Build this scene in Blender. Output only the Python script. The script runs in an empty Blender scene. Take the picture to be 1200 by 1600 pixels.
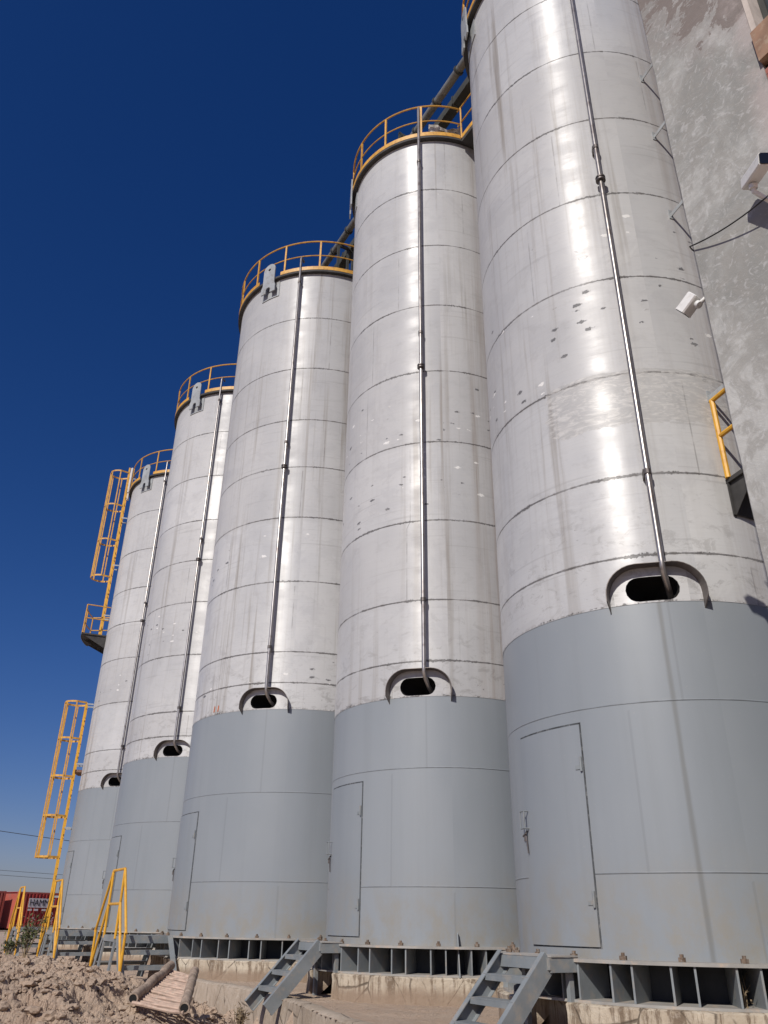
import bpy, bmesh, math, random
from mathutils import Vector, Matrix, noise

R_ = math.radians
SC = bpy.context.scene
COL = SC.collection
U = 1.8            # one survey unit in metres
EYE = 1.6          # camera height over the ground it stands on
F, PITCH, ROLL = 1243.09, 0.476022, -0.014982
def Z(zu): return EYE + U * zu

# ------------------------------------------------------------------ materials
def new_mat(name):
    m = bpy.data.materials.new(name); m.use_nodes = True
    nt = m.node_tree; nt.nodes.clear()
    out = nt.nodes.new('ShaderNodeOutputMaterial')
    b = nt.nodes.new('ShaderNodeBsdfPrincipled')
    nt.links.new(b.outputs[0], out.inputs[0])
    return m, nt, b
class NT:
    def __init__(s, nt): s.nt = nt
    def n(s, t, **kw):
        x = s.nt.nodes.new(t)
        for k, v in kw.items(): setattr(x, k, v)
        return x
    def l(s, a, b): s.nt.links.new(a, b)
    def val(s, x, inp):
        if isinstance(x, (int, float)): inp.default_value = x
        elif isinstance(x, tuple): inp.default_value = x if len(x) == 4 else (*x, 1)
        else: s.l(x, inp)
    def math(s, op, a, b=0.0, c=0.0, clamp=False):
        x = s.n('ShaderNodeMath', operation=op, use_clamp=clamp)
        s.val(a, x.inputs[0]); s.val(b, x.inputs[1]); s.val(c, x.inputs[2]); return x.outputs[0]
    def ramp(s, f, a, b, lo=0.0, hi=1.0, smooth=True):
        x = s.n('ShaderNodeMapRange'); x.interpolation_type = 'SMOOTHSTEP' if smooth else 'LINEAR'
        s.val(f, x.inputs[0]); x.inputs[1].default_value = a; x.inputs[2].default_value = b
        x.inputs[3].default_value = lo; x.inputs[4].default_value = hi; return x.outputs[0]
    def mix(s, f, a, b, mode='MIX'):
        x = s.n('ShaderNodeMix', data_type='RGBA', blend_type=mode)
        s.val(f, x.inputs[0]); s.val(a, x.inputs[6]); s.val(b, x.inputs[7]); return x.outputs[2]
    def map(s, vec, scale=(1, 1, 1), loc=(0, 0, 0)):
        x = s.n('ShaderNodeMapping'); s.l(vec, x.inputs[0])
        if hasattr(loc, 'links') or not isinstance(loc, tuple): s.l(loc, x.inputs[1])
        else: x.inputs[1].default_value = loc
        x.inputs[3].default_value = scale; return x.outputs[0]
    def noise(s, vec, scale, detail=4, rough=.55, dist=0.0):
        x = s.n('ShaderNodeTexNoise'); s.l(vec, x.inputs['Vector'])
        x.inputs['Scale'].default_value = scale; x.inputs['Detail'].default_value = detail
        x.inputs['Roughness'].default_value = rough; x.inputs['Distortion'].default_value = dist
        return x.outputs['Fac']
    def voro(s, vec, scale, feature='F1', rnd=1.0, dim='3D'):
        x = s.n('ShaderNodeTexVoronoi', feature=feature, voronoi_dimensions=dim); s.l(vec, x.inputs['Vector'])
        x.inputs['Scale'].default_value = scale; x.inputs['Randomness'].default_value = rnd
        return x
    def bump(s, h, strength, dist, nrm=None):
        x = s.n('ShaderNodeBump'); s.val(h, x.inputs['Height'])
        x.inputs['Strength'].default_value = strength; x.inputs['Distance'].default_value = dist
        if nrm is not None: s.l(nrm, x.inputs['Normal'])
        return x.outputs[0]
    def attr(s, name):
        return s.n('ShaderNodeAttribute', attribute_name=name)

def simple(name, col, rough=.6, metal=0.0, var=.15, scale=6.0, dirt=None, dirt_amt=.3, bump=0.0, bscale=30, spec=.5):
    m, nt, b = new_mat(name); N = NT(nt)
    tc = N.n('ShaderNodeTexCoord').outputs['Object']
    oi = N.n('ShaderNodeObjectInfo').outputs['Random']
    cm = N.n('ShaderNodeCombineXYZ'); N.l(N.math('MULTIPLY', oi, 37.0), cm.inputs[0])
    vec = N.map(tc, (1, 1, 1), cm.outputs[0])
    n1 = N.noise(vec, scale, 5)
    c = N.mix(N.ramp(n1, .3, .7), tuple(x * (1 - var) for x in col), tuple(min(1, x * (1 + var)) for x in col))
    if dirt:
        n2 = N.noise(vec, scale * 2.7, 6, .65)
        c = N.mix(N.math('MULTIPLY', N.ramp(n2, .48, .7), dirt_amt * 2, clamp=True), c, dirt)
    N.l(c, b.inputs['Base Color'])
    b.inputs['Roughness'].default_value = rough; b.inputs['Metallic'].default_value = metal
    b.inputs['Specular IOR Level'].default_value = spec
    if bump:
        N.l(N.bump(N.noise(vec, bscale, 5, .6), bump, .01), b.inputs['Normal'])
    return m

def steel_mat():
    """Weathered stainless sheet: UV = metres round the shell, metres up; 'seam' and 'vseam' attributes mark the welds."""
    m, nt, b = new_mat('stainless_sheet'); N = NT(nt)
    uv = N.n('ShaderNodeUVMap').outputs[0]
    oi = N.n('ShaderNodeObjectInfo').outputs['Random']
    cm = N.n('ShaderNodeCombineXYZ'); N.l(N.math('MULTIPLY', oi, 53.0), cm.inputs[2]); N.l(N.math('MULTIPLY', oi, 31.0), cm.inputs[0])
    def mp(sx, sy, off=0.0):
        x = N.n('ShaderNodeMapping'); N.l(uv, x.inputs[0]); x.inputs[3].default_value = (sx, sy, 1)
        c2 = N.n('ShaderNodeVectorMath', operation='ADD'); N.l(cm.outputs[0], c2.inputs[0]); c2.inputs[1].default_value = (off, off * .7, 0)
        N.l(c2.outputs[0], x.inputs[1]); return x.outputs[0]
    sep = N.n('ShaderNodeSeparateXYZ'); N.l(uv, sep.inputs[0]); u, v = sep.outputs[0], sep.outputs[1]
    seam0 = N.attr('seam').outputs['Fac']; vseam = N.attr('vseam').outputs['Fac']
    seam = N.math('SUBTRACT', seam0, N.math('MULTIPLY', N.ramp(seam0, .3, .6), N.math('MULTIPLY', N.math('ABSOLUTE', N.math('SUBTRACT', N.noise(mp(1.4, .01, 61), 2.5, 4, .6), .5)), .35)))
    sheet = N.attr('sheet').outputs['Fac']
    base = (.50, .485, .465)
    c = N.mix(N.ramp(N.noise(mp(.5, .22), 1.0, 4), .3, .7), (.475, .48, .485), (.585, .585, .58))
    c = N.mix(N.math('MULTIPLY', sheet, .35), c, (.33, .325, .33))
    # fine rolled scratches round the shell
    c = N.mix(N.math('MULTIPLY', N.ramp(N.noise(mp(.8, .9, 71), 1.3, 6, .7, .8), .50, .60), .22), c, (.36, .36, .37))
    sc = N.noise(mp(.9, 26, 3), 2.0, 3, .6)
    c = N.mix(N.ramp(sc, .35, .75, 0, .10), c, (.33, .325, .32))
    sl = N.ramp(N.noise(mp(.35, 13, 9), 1.3, 2, .5), .66, .72)      # longer rub lines
    c = N.mix(N.math('MULTIPLY', sl, .22), c, (.25, .245, .24))
    # rain streaks, grey and brown
    st = N.noise(mp(6.5, .16, 5), 1.0, 5, .65)
    stm = N.noise(mp(.55, .10, 7), 1.0, 2)
    c = N.mix(N.math('MULTIPLY', N.ramp(st, .5, .72), N.ramp(stm, .42, .62, .12, .8)), c, (.25, .225, .195))
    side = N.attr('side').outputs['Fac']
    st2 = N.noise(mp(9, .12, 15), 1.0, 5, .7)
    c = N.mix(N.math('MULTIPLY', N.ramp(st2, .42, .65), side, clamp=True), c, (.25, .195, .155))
    c = N.mix(N.math('MULTIPLY', side, .28), c, (.36, .31, .27))  # even brown darkening puts the right-hand shading into the colour
    # weld lines: thin and uneven, with burnt fringe and grinding marks
    wn = N.noise(mp(9, 9, 2), 3.0, 6, .75)
    wlow = N.ramp(N.noise(mp(1.1, .37, 44), 1.6, 3, .6), .42, .66, .12, 1)
    wthr = N.math('SUBTRACT', 1.0, N.math('ADD', .085, N.math('MULTIPLY', N.math('MULTIPLY', N.ramp(wn, .42, .66), wlow), .22)))
    line = N.ramp(N.math('SUBTRACT', seam, wthr), -.012, .0)
    patchy = N.ramp(N.noise(mp(.9, .3, 21), 1.4, 4, .7), .34, .52, .6, 1)
    line = N.math('MULTIPLY', line, patchy)
    fringe = N.math('MULTIPLY', N.ramp(seam, .72, 1.0), N.ramp(N.noise(mp(5, 4, 11), 2.0, 5, .75), .46, .60, 0, .75))
    c = N.mix(fringe, c, (.23, .21, .195))
    c = N.mix(N.math('MULTIPLY', line, .80), c, (.07, .066, .064))
    vl = N.ramp(vseam, .80, .93); vl = N.math('MULTIPLY', vl, N.ramp(N.noise(mp(2, 1.3, 12), 1.5, 4, .7), .4, .6, .06, .5))
    c = N.mix(vl, c, (.16, .15, .145))
    # handling grime and burn stains, heavier on the lowest courses
    low = N.attr('low').outputs['Fac']
    gr = N.math('MULTIPLY', N.ramp(N.noise(mp(2.2, 3.6, 91), 1.6, 7, .78, .6), .53, .62), N.math('ADD', .10, N.math('MULTIPLY', low, .34)))
    c = N.mix(gr, c, (.21, .20, .19))
    gl = N.math('MULTIPLY', N.ramp(N.noise(mp(7, 11, 93), 1.6, 5, .7), .66, .70), N.math('ADD', .1, N.math('MULTIPLY', low, .55)))
    c = N.mix(gl, c, (.09, .085, .08))
    # scuffs: small dark chafes in a few bands
    vo = N.voro(mp(2.9, 6.2, 4), 1.0, dim='2D'); dist = vo.outputs['Distance']
    vr = N.n('ShaderNodeSeparateColor'); N.l(vo.outputs['Color'], vr.inputs[0])
    dd = N.math('ADD', dist, N.math('MULTIPLY', N.math('SUBTRACT', N.noise(mp(9, 9, 8), 3.0, 3, .7), .5), .42))
    band = N.math('MULTIPLY', N.attr('dents').outputs['Fac'], N.ramp(N.noise(mp(.6, .8, 81), 1.2, 3, .6), .42, .6, .35, 1.1))
    pick = N.ramp(N.math('SUBTRACT', vr.outputs[0], N.math('SUBTRACT', 1.0, N.math('MULTIPLY', band, .62))), -.002, .002)
    dent = N.math('MULTIPLY', N.ramp(N.math('SUBTRACT', dd, N.math('MULTIPLY', vr.outputs[2], .13)), .0, .06, 1, 0), pick)
    dcol = N.mix(N.ramp(vr.outputs[1], .55, .7), (.09, .09, .095), (.75, .74, .72))
    c = N.mix(N.math('MULTIPLY', dent, .85), c, dcol)
    # hand polished smear under one seam
    pol = N.attr('smear').outputs['Fac']
    pn = N.noise(mp(1.0, 1.6, 30), 2.2, 6, .7, 1.6)
    pm = N.ramp(N.math('ADD', pol, N.math('MULTIPLY', N.math('SUBTRACT', pn, .5), 1.1)), .5, .56)
    pm = N.math('MULTIPLY', pm, N.ramp(pol, .02, .15))
    sw = N.ramp(N.noise(mp(2.2, 7, 33), 1.6, 6, .7, 2.2), .35, .65)
    c = N.mix(N.math('MULTIPLY', pm, N.ramp(sw, 0, 1, .35, .75)), c, N.mix(sw, (.24, .235, .23), (.56, .55, .53)))
    N.l(c, b.inputs['Base Color'])
    met = N.math('MULTIPLY', N.math('SUBTRACT', 1.0, N.math('MAXIMUM', line, dent)), .06)
    N.l(met, b.inputs['Metallic'])
    ro = N.ramp(N.noise(mp(.7, 2.2, 40), 1.2, 5, .65), .34, .66, .36, .50)
    ro = N.math('ADD', ro, N.math('MULTIPLY', N.math('SUBTRACT', sheet, .4), .16), clamp=True)
    ro = N.math('ADD', ro, N.math('MULTIPLY', pm, .10), clamp=True)
    N.l(ro, b.inputs['Roughness'])
    b.inputs['Anisotropic'].default_value = .72; b.inputs['Anisotropic Rotation'].default_value = .25; b.inputs['Specular IOR Level'].default_value = .30
    tg = N.n('ShaderNodeTangent', direction_type='RADIAL', axis='Z'); N.l(tg.outputs[0], b.inputs['Tangent'])
    h = N.math('MULTIPLY', N.noise(mp(1.1, 5.5, 50), 1.0, 3, .5), 1.0)
    nb = N.bump(h, .22, .012)
    nb = N.bump(N.noise(mp(1.6, 22, 57), 1.5, 3, .6), .16, .004, nb)
    nb = N.bump(N.noise(mp(.8, .8, 55), .9, 2, .5), .24, .022, nb)
    nb = N.bump(line, .7, .006, nb)
    nb = N.bump(dent, .5, .004, nb)
    N.l(nb, b.inputs['Normal'])
    return m

def grey_paint_mat(name='grey_paint_shell'):
    m, nt, b = new_mat(name); N = NT(nt)
    uv = N.n('ShaderNodeUVMap').outputs[0]
    oi = N.n('ShaderNodeObjectInfo').outputs['Random']
    cm = N.n('ShaderNodeCombineXYZ'); N.l(N.math('MULTIPLY', oi, 29.0), cm.inputs[2])
    def mp(sx, sy):
        x = N.n('ShaderNodeMapping'); N.l(uv, x.inputs[0]); x.inputs[3].default_value = (sx, sy, 1); N.l(cm.outputs[0], x.inputs[1]); return x.outputs[0]
    seam = N.attr('seam').outputs['Fac']; vseam = N.attr('vseam').outputs['Fac']; stain = N.attr('stain').outputs['Fac']
    sep = N.n('ShaderNodeSeparateXYZ'); N.l(uv, sep.inputs[0])
    c = N.mix(N.ramp(N.noise(mp(.45, .25), 1.0, 4), .3, .7), (.226, .250, .272), (.258, .280, .300))
    c = N.mix(N.ramp(N.noise(mp(5, .2), 1.0, 5, .6), .45, .72, 0, .14), c, (.17, .185, .19))
    c = N.mix(N.ramp(N.noise(mp(30, 30), 1.0, 3, .6), .66, .72, 0, .35), c, (.30, .31, .31))
    lown = N.math('MULTIPLY', N.ramp(sep.outputs[1], 1.3, 2.5, .85, 0), N.ramp(N.noise(mp(2.2, 1.5), 1.6, 5, .7), .35, .7))
    c = N.mix(lown, c, (.26, .24, .20))
    c = N.mix(N.math('MULTIPLY', N.ramp(N.math('ADD', stain, N.math('MULTIPLY', N.math('SUBTRACT', N.noise(mp(12, .8), 1, 4), .5), .5)), .55, .95), .55), c, (.135, .135, .125))
    line = N.math('MULTIPLY', N.ramp(seam, .90, .97), N.ramp(N.noise(mp(3, 3), 3, 4), .3, .6, .35, .8))
    c = N.mix(line, c, (.13, .14, .15))
    vl = N.math('MULTIPLY', N.ramp(vseam, .80, .92), .2)
    c = N.mix(vl, c, (.12, .125, .13))
    N.l(c, b.inputs['Base Color'])
    b.inputs['Roughness'].default_value = .42
    nb = N.bump(N.noise(mp(.7, .5), 1.0, 3), .25, .03)
    nb = N.bump(N.ramp(seam, .88, .97), .8, .006, nb)
    nb = N.bump(N.noise(mp(60, 60), 1, 2), .08, .002, nb)
    N.l(nb, b.inputs['Normal'])
    return m

def plaster_mat():
    m, nt, b = new_mat('cement_render'); N = NT(nt)
    tc = N.n('ShaderNodeTexCoord').outputs['Object']
    # trowelled cement: broad patches, swirls, fine pitting
    big = N.noise(tc, .75, 5, .6, .6)
    med = N.noise(tc, 3.2, 6, .68, 1.4)
    fine = N.noise(tc, 26, 5, .7)
    c = N.mix(N.ramp(big, .38, .62), (.25, .25, .235), (.45, .45, .43))
    c = N.mix(N.ramp(med, .44, .56, 0, .6), c, (.27, .262, .242))
    c = N.mix(N.ramp(N.noise(tc, 7.5, 6, .7, 2.4), .52, .66, 0, .5), c, (.50, .50, .495))
    c = N.mix(N.ramp(fine, .5, .75, 0, .25), c, (.27, .265, .26))
    c = N.mix(N.math('MULTIPLY', N.ramp(N.noise(N.map(tc, (6, 6, .5)), 1.0, 5, .7), .55, .72), .35), c, (.26, .25, .24))
    sep = N.n('ShaderNodeSeparateXYZ'); N.l(tc, sep.inputs[0])
    # damp brown patches with ragged lower edges near the head of the wall
    hi = N.math('ADD', N.math('MULTIPLY', sep.outputs[2], .55), N.math('MULTIPLY', N.math('ADD', sep.outputs[0], 1.9), .75))
    dn = N.math('ADD', hi, N.math('MULTIPLY', N.math('SUBTRACT', N.noise(tc, 2.3, 7, .72, .5), .5), 3.0))
    damp = N.ramp(dn, 7.22, 7.27)
    damp2 = N.ramp(dn, 6.6, 7.2, 0, .3)
    c = N.mix(damp2, c, (.24, .20, .19))
    c = N.mix(N.math('MULTIPLY', damp, .85), c, (.175, .145, .13))
    pk = N.math('MULTIPLY', N.ramp(sep.outputs[0], .75, 1.0), N.ramp(N.noise(tc, 1.6, 5, .7), .42, .6))
    c = N.mix(N.math('MULTIPLY', pk, .55), c, (.46, .40, .38))
    N.l(c, b.inputs['Base Color']); b.inputs['Roughness'].default_value = .9
    nb = N.bump(N.noise(tc, 2.6, 5, .6, 1.0), .4, .03)
    nb = N.bump(N.noise(tc, 12, 6, .7, 1.0), .35, .010, nb)
    nb = N.bump(fine, .3, .004, nb)
    N.l(nb, b.inputs['Normal'])
    return m

def dirt_mat():
    m, nt, b = new_mat('dry_earth'); N = NT(nt)
    tc = N.n('ShaderNodeTexCoord').outputs['Object']
    c = N.mix(N.ramp(N.noise(tc, .8, 5, .6), .3, .7), (.46, .335, .245), (.54, .415, .31))
    c = N.mix(N.ramp(N.noise(tc, 6, 7, .72, .4), .38, .68, 0, .7), c, (.46, .37, .29))
    c = N.mix(N.ramp(N.noise(tc, 18, 6, .75), .5, .72, 0, .35), c, (.30, .21, .155))
    c = N.mix(N.ramp(N.noise(tc, 60, 4, .7), .5, .75, 0, .5), c, (.50, .42, .34))
    N.l(c, b.inputs['Base Color']); b.inputs['Roughness'].default_value = .95
    b.inputs['Specular IOR Level'].default_value = .15
    nb = N.bump(N.noise(tc, 9, 8, .75), .9, .05)
    nb = N.bump(N.noise(tc, 45, 6, .75), .8, .012, nb)
    N.l(nb, b.inputs['Normal'])
    return m

def concrete_mat(name, a=(.40, .35, .29), bb=(.30, .255, .205), low=None, streak=.8):
    m, nt, b = new_mat(name); N = NT(nt)
    tc = N.n('ShaderNodeTexCoord').outputs['Object']
    sep = N.n('ShaderNodeSeparateXYZ'); N.l(tc, sep.inputs[0])
    c = N.mix(N.ramp(N.noise(tc, 1.7, 6, .65), .32, .68), bb, a)
    stv = N.noise(N.map(tc, (11, 11, .8)), 1.0, 5, .75)
    c = N.mix(N.ramp(stv, .48, .60, 0, streak), c, (.15, .105, .07))
    c = N.mix(N.ramp(N.noise(tc, 14, 6, .75), .52, .7, 0, .6), c, (.50, .45, .38))
    cr = N.voro(N.map(tc, (1, 1, .8)), 2.2, 'DISTANCE_TO_EDGE')
    crk = N.math('ADD', cr.outputs['Distance'], N.math('MULTIPLY', N.noise(tc, 8, 4), .05))
    c = N.mix(N.math('MULTIPLY', N.ramp(crk, .03, .05, .85, 0), N.ramp(N.noise(tc, 1.9, 3), .45, .55)), c, (.10, .08, .06))
    if low is not None:
        lo = N.ramp(N.math('ADD', sep.outputs[2], N.math('MULTIPLY', N.math('SUBTRACT', N.noise(tc, 3, 5, .7), .5), .18)), low, low + .16, .9, 0)
        c = N.mix(lo, c, (.27, .20, .145))
    N.l(c, b.inputs['Base Color']); b.inputs['Roughness'].default_value = .93
    b.inputs['Specular IOR Level'].default_value = .2
    nb = N.bump(N.noise(tc, 5, 7, .7), .8, .03)
    nb = N.bump(N.ramp(crk, .0, .05), .6, .012, nb)
    N.l(nb, b.inputs['Normal'])
    return m

def brick_mat():
    m, nt, b = new_mat('red_brick'); N = NT(nt)
    tc = N.n('ShaderNodeTexCoord').outputs['Object']
    sw = N.n('ShaderNodeSeparateXYZ'); N.l(tc, sw.inputs[0])
    cb = N.n('ShaderNodeCombineXYZ'); N.l(sw.outputs[0], cb.inputs[0]); N.l(sw.outputs[2], cb.inputs[1])
    br = N.n('ShaderNodeTexBrick'); N.l(cb.outputs[0], br.inputs['Vector'])
    br.inputs['Color1'].default_value = (.27, .085, .06, 1); br.inputs['Color2'].default_value = (.34, .13, .10, 1)
    br.inputs['Mortar'].default_value = (.10, .06, .05, 1); br.inputs['Scale'].default_value = 1.0
    br.inputs['Brick Width'].default_value = .24; br.inputs['Row Height'].default_value = .075; br.inputs['Mortar Size'].default_value = .006
    c = N.mix(N.ramp(N.noise(tc, 8, 5, .7), .45, .7, 0, .4), br.outputs['Color'], (.40, .27, .24))
    N.l(c, b.inputs['Base Color']); b.inputs['Roughness'].default_value = .9
    N.l(N.bump(N.math('SUBTRACT', 1.0, br.outputs['Fac']), .8, .01), b.inputs['Normal'])
    return m

M = {}
M['steel'] = steel_mat()
M['paint'] = grey_paint_mat()
M['plaster'] = plaster_mat()
M['dirt'] = dirt_mat()
M['plinth'] = concrete_mat('old_concrete', (.60, .53, .42), (.40, .33, .25), .76)
M['kerb'] = concrete_mat('kerb_concrete', (.43, .36, .29), (.33, .27, .21), .1, .2)
M['brick'] = brick_mat()
M['pipe'] = simple('stainless_pipe', (.40, .375, .355), .36, .8, .15, 3, (.16, .12, .10), .3)
M['clamp'] = simple('dark_clamp_steel', (.13, .115, .11), .5, .7, .2, 9)
M['hood'] = simple('hood_sheet', (.17, .15, .14), .5, .5, .2, 5, (.16, .12, .10), .4)
M['greysteel'] = simple('grey_painted_steel', (.205, .225, .235), .5, 0, .12, 3, (.32, .28, .23), .3, .2, 20)
M['greylight'] = simple('grey_painted_plate', (.33, .35, .36), .5, 0, .1, 3, (.22, .2, .18), .3)
M['dustplate'] = simple('dusty_flange_plate', (.30, .29, .27), .8, 0, .15, 3, (.42, .34, .27), .5, .2, 25)
M['inner'] = simple('shaded_ring_steel', (.045, .05, .055), .7, 0, .25, 3)  # near-black colour carries the shade under the flange
M['dark'] = simple('dark_hollow', (.008, .008, .008), .9, 0, .1, 3)  # black colour stands in for the shade inside holes, bores and gaps
M['gap'] = simple('door_gap_shadow', (.05, .055, .06), .8, 0, .5, 9, (.2, .2, .2), .5)
M['yellow'] = simple('yellow_paint', (.66, .345, .028), .45, 0, .12, 4, (.38, .16, .03), .25, .1, 30)
M['orange'] = simple('orange_yellow_paint', (.60, .32, .05), .5, 0, .15, 5, (.30, .12, .03), .35)  # yellow paint in a more orange tone, for upper rails and cages
M['deck'] = simple('dark_deck_underside', (.045, .043, .042), .8, 0, .3, 4)
M['bolt'] = simple('rusty_bolt', (.17, .12, .085), .8, .2, .35, 18, (.28, .25, .22), .5)
M['rust'] = simple('rust', (.20, .10, .06), .85, .2, .35, 12, (.42, .33, .27), .5, .4, 30)
M['rackpipe'] = simple('muddy_rusted_pipe', (.30, .225, .17), .9, 0, .3, 9, (.40, .32, .25), .5, .8, 22)
M['rackrod'] = simple('muddy_pink_slat', (.46, .33, .255), .9, 0, .25, 9, (.46, .37, .29), .5, .6, 22)
M['conv'] = simple('conveyor_casing', (.20, .205, .195), .5, .3, .2, 2, (.12, .10, .08), .4)
M['convdark'] = simple('conveyor_girder', (.06, .062, .055), .7, .2, .3, 2)
M['white'] = simple('white_cctv_plastic', (.72, .72, .70), .4, 0, .04, 8, (.5, .47, .42), .15)
M['blackglass'] = simple('black_lens_glass', (.01, .01, .012), .1, 0, .1, 8)
M['cable'] = simple('black_cable', (.02, .02, .02), .6, 0, .2, 8)
M['redmark'] = simple('orange_marker_stroke', (.50, .13, .04), .7, 0, .3, 30)
M['timber'] = simple('brown_board', (.26, .155, .10), .8, 0, .2, 5, (.36, .28, .2), .4)
M['reveal'] = simple('sunlit_render_reveal', (.50, .44, .39), .9, 0, .15, 5)  # render lightened so its colour carries the sun on the reveal
M['glass'] = simple('dark_window_glass', (.03, .04, .05), .08, 0, .3, 3)
M['box_red'] = simple('red_container_paint', (.36, .035, .03), .55, 0, .15, .6, (.22, .05, .04), .35)
M['box_side'] = simple('faded_red_container_paint', (.38, .085, .06), .6, 0, .15, .6, (.30, .12, .09), .35)
M['box_green'] = simple('green_container_paint', (.03, .26, .15), .6, 0, .15, .8)
M['markwhite'] = simple('white_marking', (.58, .56, .54), .7, 0, .05, 3)
M['markblack'] = simple('black_marking', (.03, .03, .035), .7, 0, .05, 3)
M['leaf'] = simple('dusty_leaves', (.10, .115, .04), .8, 0, .4, 12, (.20, .17, .10), .5)
M['stem'] = simple('dry_stems', (.24, .18, .11), .9, 0, .3, 12)
M['sheet'] = simple('crumpled_plastic_sheet', (.60, .58, .54), .35, 0, .3, 9)

# ------------------------------------------------------------------ mesh helpers
class MB:
    """collects shapes into one mesh"""
    def __init__(s): s.v = []; s.f = []
    def quad(s, pts):
        n = len(s.v); s.v += [tuple(p) for p in pts]; s.f.append(tuple(range(n, n + len(pts)))); return s
    def box(s, c, size, rot=None):
        cx, cy, cz = c; a, b, d = size[0] / 2, size[1] / 2, size[2] / 2
        P = [Vector((x * a, y * b, z * d)) for x in (-1, 1) for y in (-1, 1) for z in (-1, 1)]
        if rot is not None: P = [rot @ p for p in P]
        n = len(s.v); s.v += [(p.x + cx, p.y + cy, p.z + cz) for p in P]
        for q in ((0, 1, 3, 2), (4, 6, 7, 5), (0, 4, 5, 1), (2, 3, 7, 6), (0, 2, 6, 4), (1, 5, 7, 3)):
            s.f.append(tuple(n + i for i in q))
        return s
    def obox(s, o, ax, ay, az):
        """box from a corner and three edge vectors"""
        o, ax, ay, az = map(Vector, (o, ax, ay, az)); n = len(s.v)
        for i in (0, 1):
            for j in (0, 1):
                for k in (0, 1):
                    s.v.append(tuple(o + ax * i + ay * j + az * k))
        for q in ((0, 1, 3, 2), (4, 6, 7, 5), (0, 4, 5, 1), (2, 3, 7, 6), (0, 2, 6, 4), (1, 5, 7, 3)):
            s.f.append(tuple(n + i for i in q))
        return s
    def tube(s, pts, r, seg=8, closed=False, cap=True):
        pts = [Vector(p) for p in pts]; L = len(pts)
        rr = r if isinstance(r, (list, tuple)) else [r] * L
        n0 = len(s.v); prev = None
        for i, p in enumerate(pts):
            if closed: t = (pts[(i + 1) % L] - pts[i - 1])
            else: t = pts[min(i + 1, L - 1)] - pts[max(i - 1, 0)]
            t.normalize()
            if prev is None:
                a = Vector((0, 0, 1)) if abs(t.z) < .9 else Vector((1, 0, 0))
                nx = t.cross(a).normalized()
            else:
                nx = (prev - t * prev.dot(t)).normalized()
            prev = nx; ny = t.cross(nx)
            for k in range(seg):
                a = 2 * math.pi * k / seg
                s.v.append(tuple(p + nx * (math.cos(a) * rr[i]) + ny * (math.sin(a) * rr[i])))
        for i in range(L if closed else L - 1):
            j = (i + 1) % L
            for k in range(seg):
                k2 = (k + 1) % seg
                s.f.append((n0 + i * seg + k, n0 + i * seg + k2, n0 + j * seg + k2, n0 + j * seg + k))
        if cap and not closed:
            s.f.append(tuple(n0 + k for k in range(seg))[::-1]); s.f.append(tuple(n0 + (L - 1) * seg + k for k in range(seg)))
        return s
    def plate(s, outline, thick_vec):
        """prism: planar outline (3D points) extruded by a vector"""
        t = Vector(thick_vec); P = [Vector(p) for p in outline]; n = len(s.v); L = len(P)
        s.v += [tuple(p) for p in P] + [tuple(p + t) for p in P]
        s.f.append(tuple(n + i for i in range(L))[::-1]); s.f.append(tuple(n + L + i for i in range(L)))
        for i in range(L):
            j = (i + 1) % L; s.f.append((n + i, n + j, n + L + j, n + L + i))
        return s
    def ring(s, r0, r1, z0, z1, t0=0, t1=360, n=96):
        """annular sector slab, th in degrees: 0 faces -Y, positive to +X"""
        full = abs(t1 - t0) >= 359.9; k0 = len(s.v); cnt = n if full else n + 1
        for i in range(cnt):
            t = R_(t0 + (t1 - t0) * i / n); sx, cy = math.sin(t), -math.cos(t)
            for (r, z) in ((r0, z0), (r1, z0), (r1, z1), (r0, z1)): s.v.append((r * sx, r * cy, z))
        for i in range(n):
            a = k0 + 4 * i; b = k0 + 4 * ((i + 1) % cnt)
            for e in range(4):
                e2 = (e + 1) % 4; s.f.append((a + e, b + e, b + e2, a + e2))
        if not full:
            s.f.append((k0, k0 + 3, k0 + 2, k0 + 1)); a = k0 + 4 * n; s.f.append((a, a + 1, a + 2, a + 3))
        return s
    def build(s, name, mat, parent=None, loc=None, smooth=False, fix=True):
        me = bpy.data.meshes.new(name); me.from_pydata(s.v, [], s.f)
        me.materials.append(mat)
        if fix:
            bm = bmesh.new(); bm.from_mesh(me); bmesh.ops.recalc_face_normals(bm, faces=bm.faces); bm.to_mesh(me); bm.free()
        if smooth:
            me.shade_auto_smooth(use_auto_smooth=True) if hasattr(me, 'shade_auto_smooth') else None
            for p in me.polygons: p.use_smooth = True
            try: me.set_sharp_from_angle(angle=R_(40))
            except Exception: pass
        o = bpy.data.objects.new(name, me); COL.objects.link(o)
        if parent: o.parent = parent
        if loc: o.location = loc
        return o
def tag(o, label=None, cat=None, group=None, kind=None):
    if label: o['label'] = label
    if cat: o['category'] = cat
    if group: o['group'] = group
    if kind: o['kind'] = kind
    return o
def empty(name, loc, rz=0):
    o = bpy.data.objects.new(name, None); COL.objects.link(o); o.location = loc; o.rotation_euler = (0, 0, rz); o.empty_display_size = .2; return o
def share(o, parent, rz=None, loc=None):
    c = o.copy(); COL.objects.link(c); c.parent = parent
    if rz is not None: c.rotation_euler = (0, 0, rz)
    if loc is not None: c.location = loc
    return c
def cyl(th, r, z=0):
    t = R_(th); return Vector((r * math.sin(t), -r * math.cos(t), z))
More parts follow.
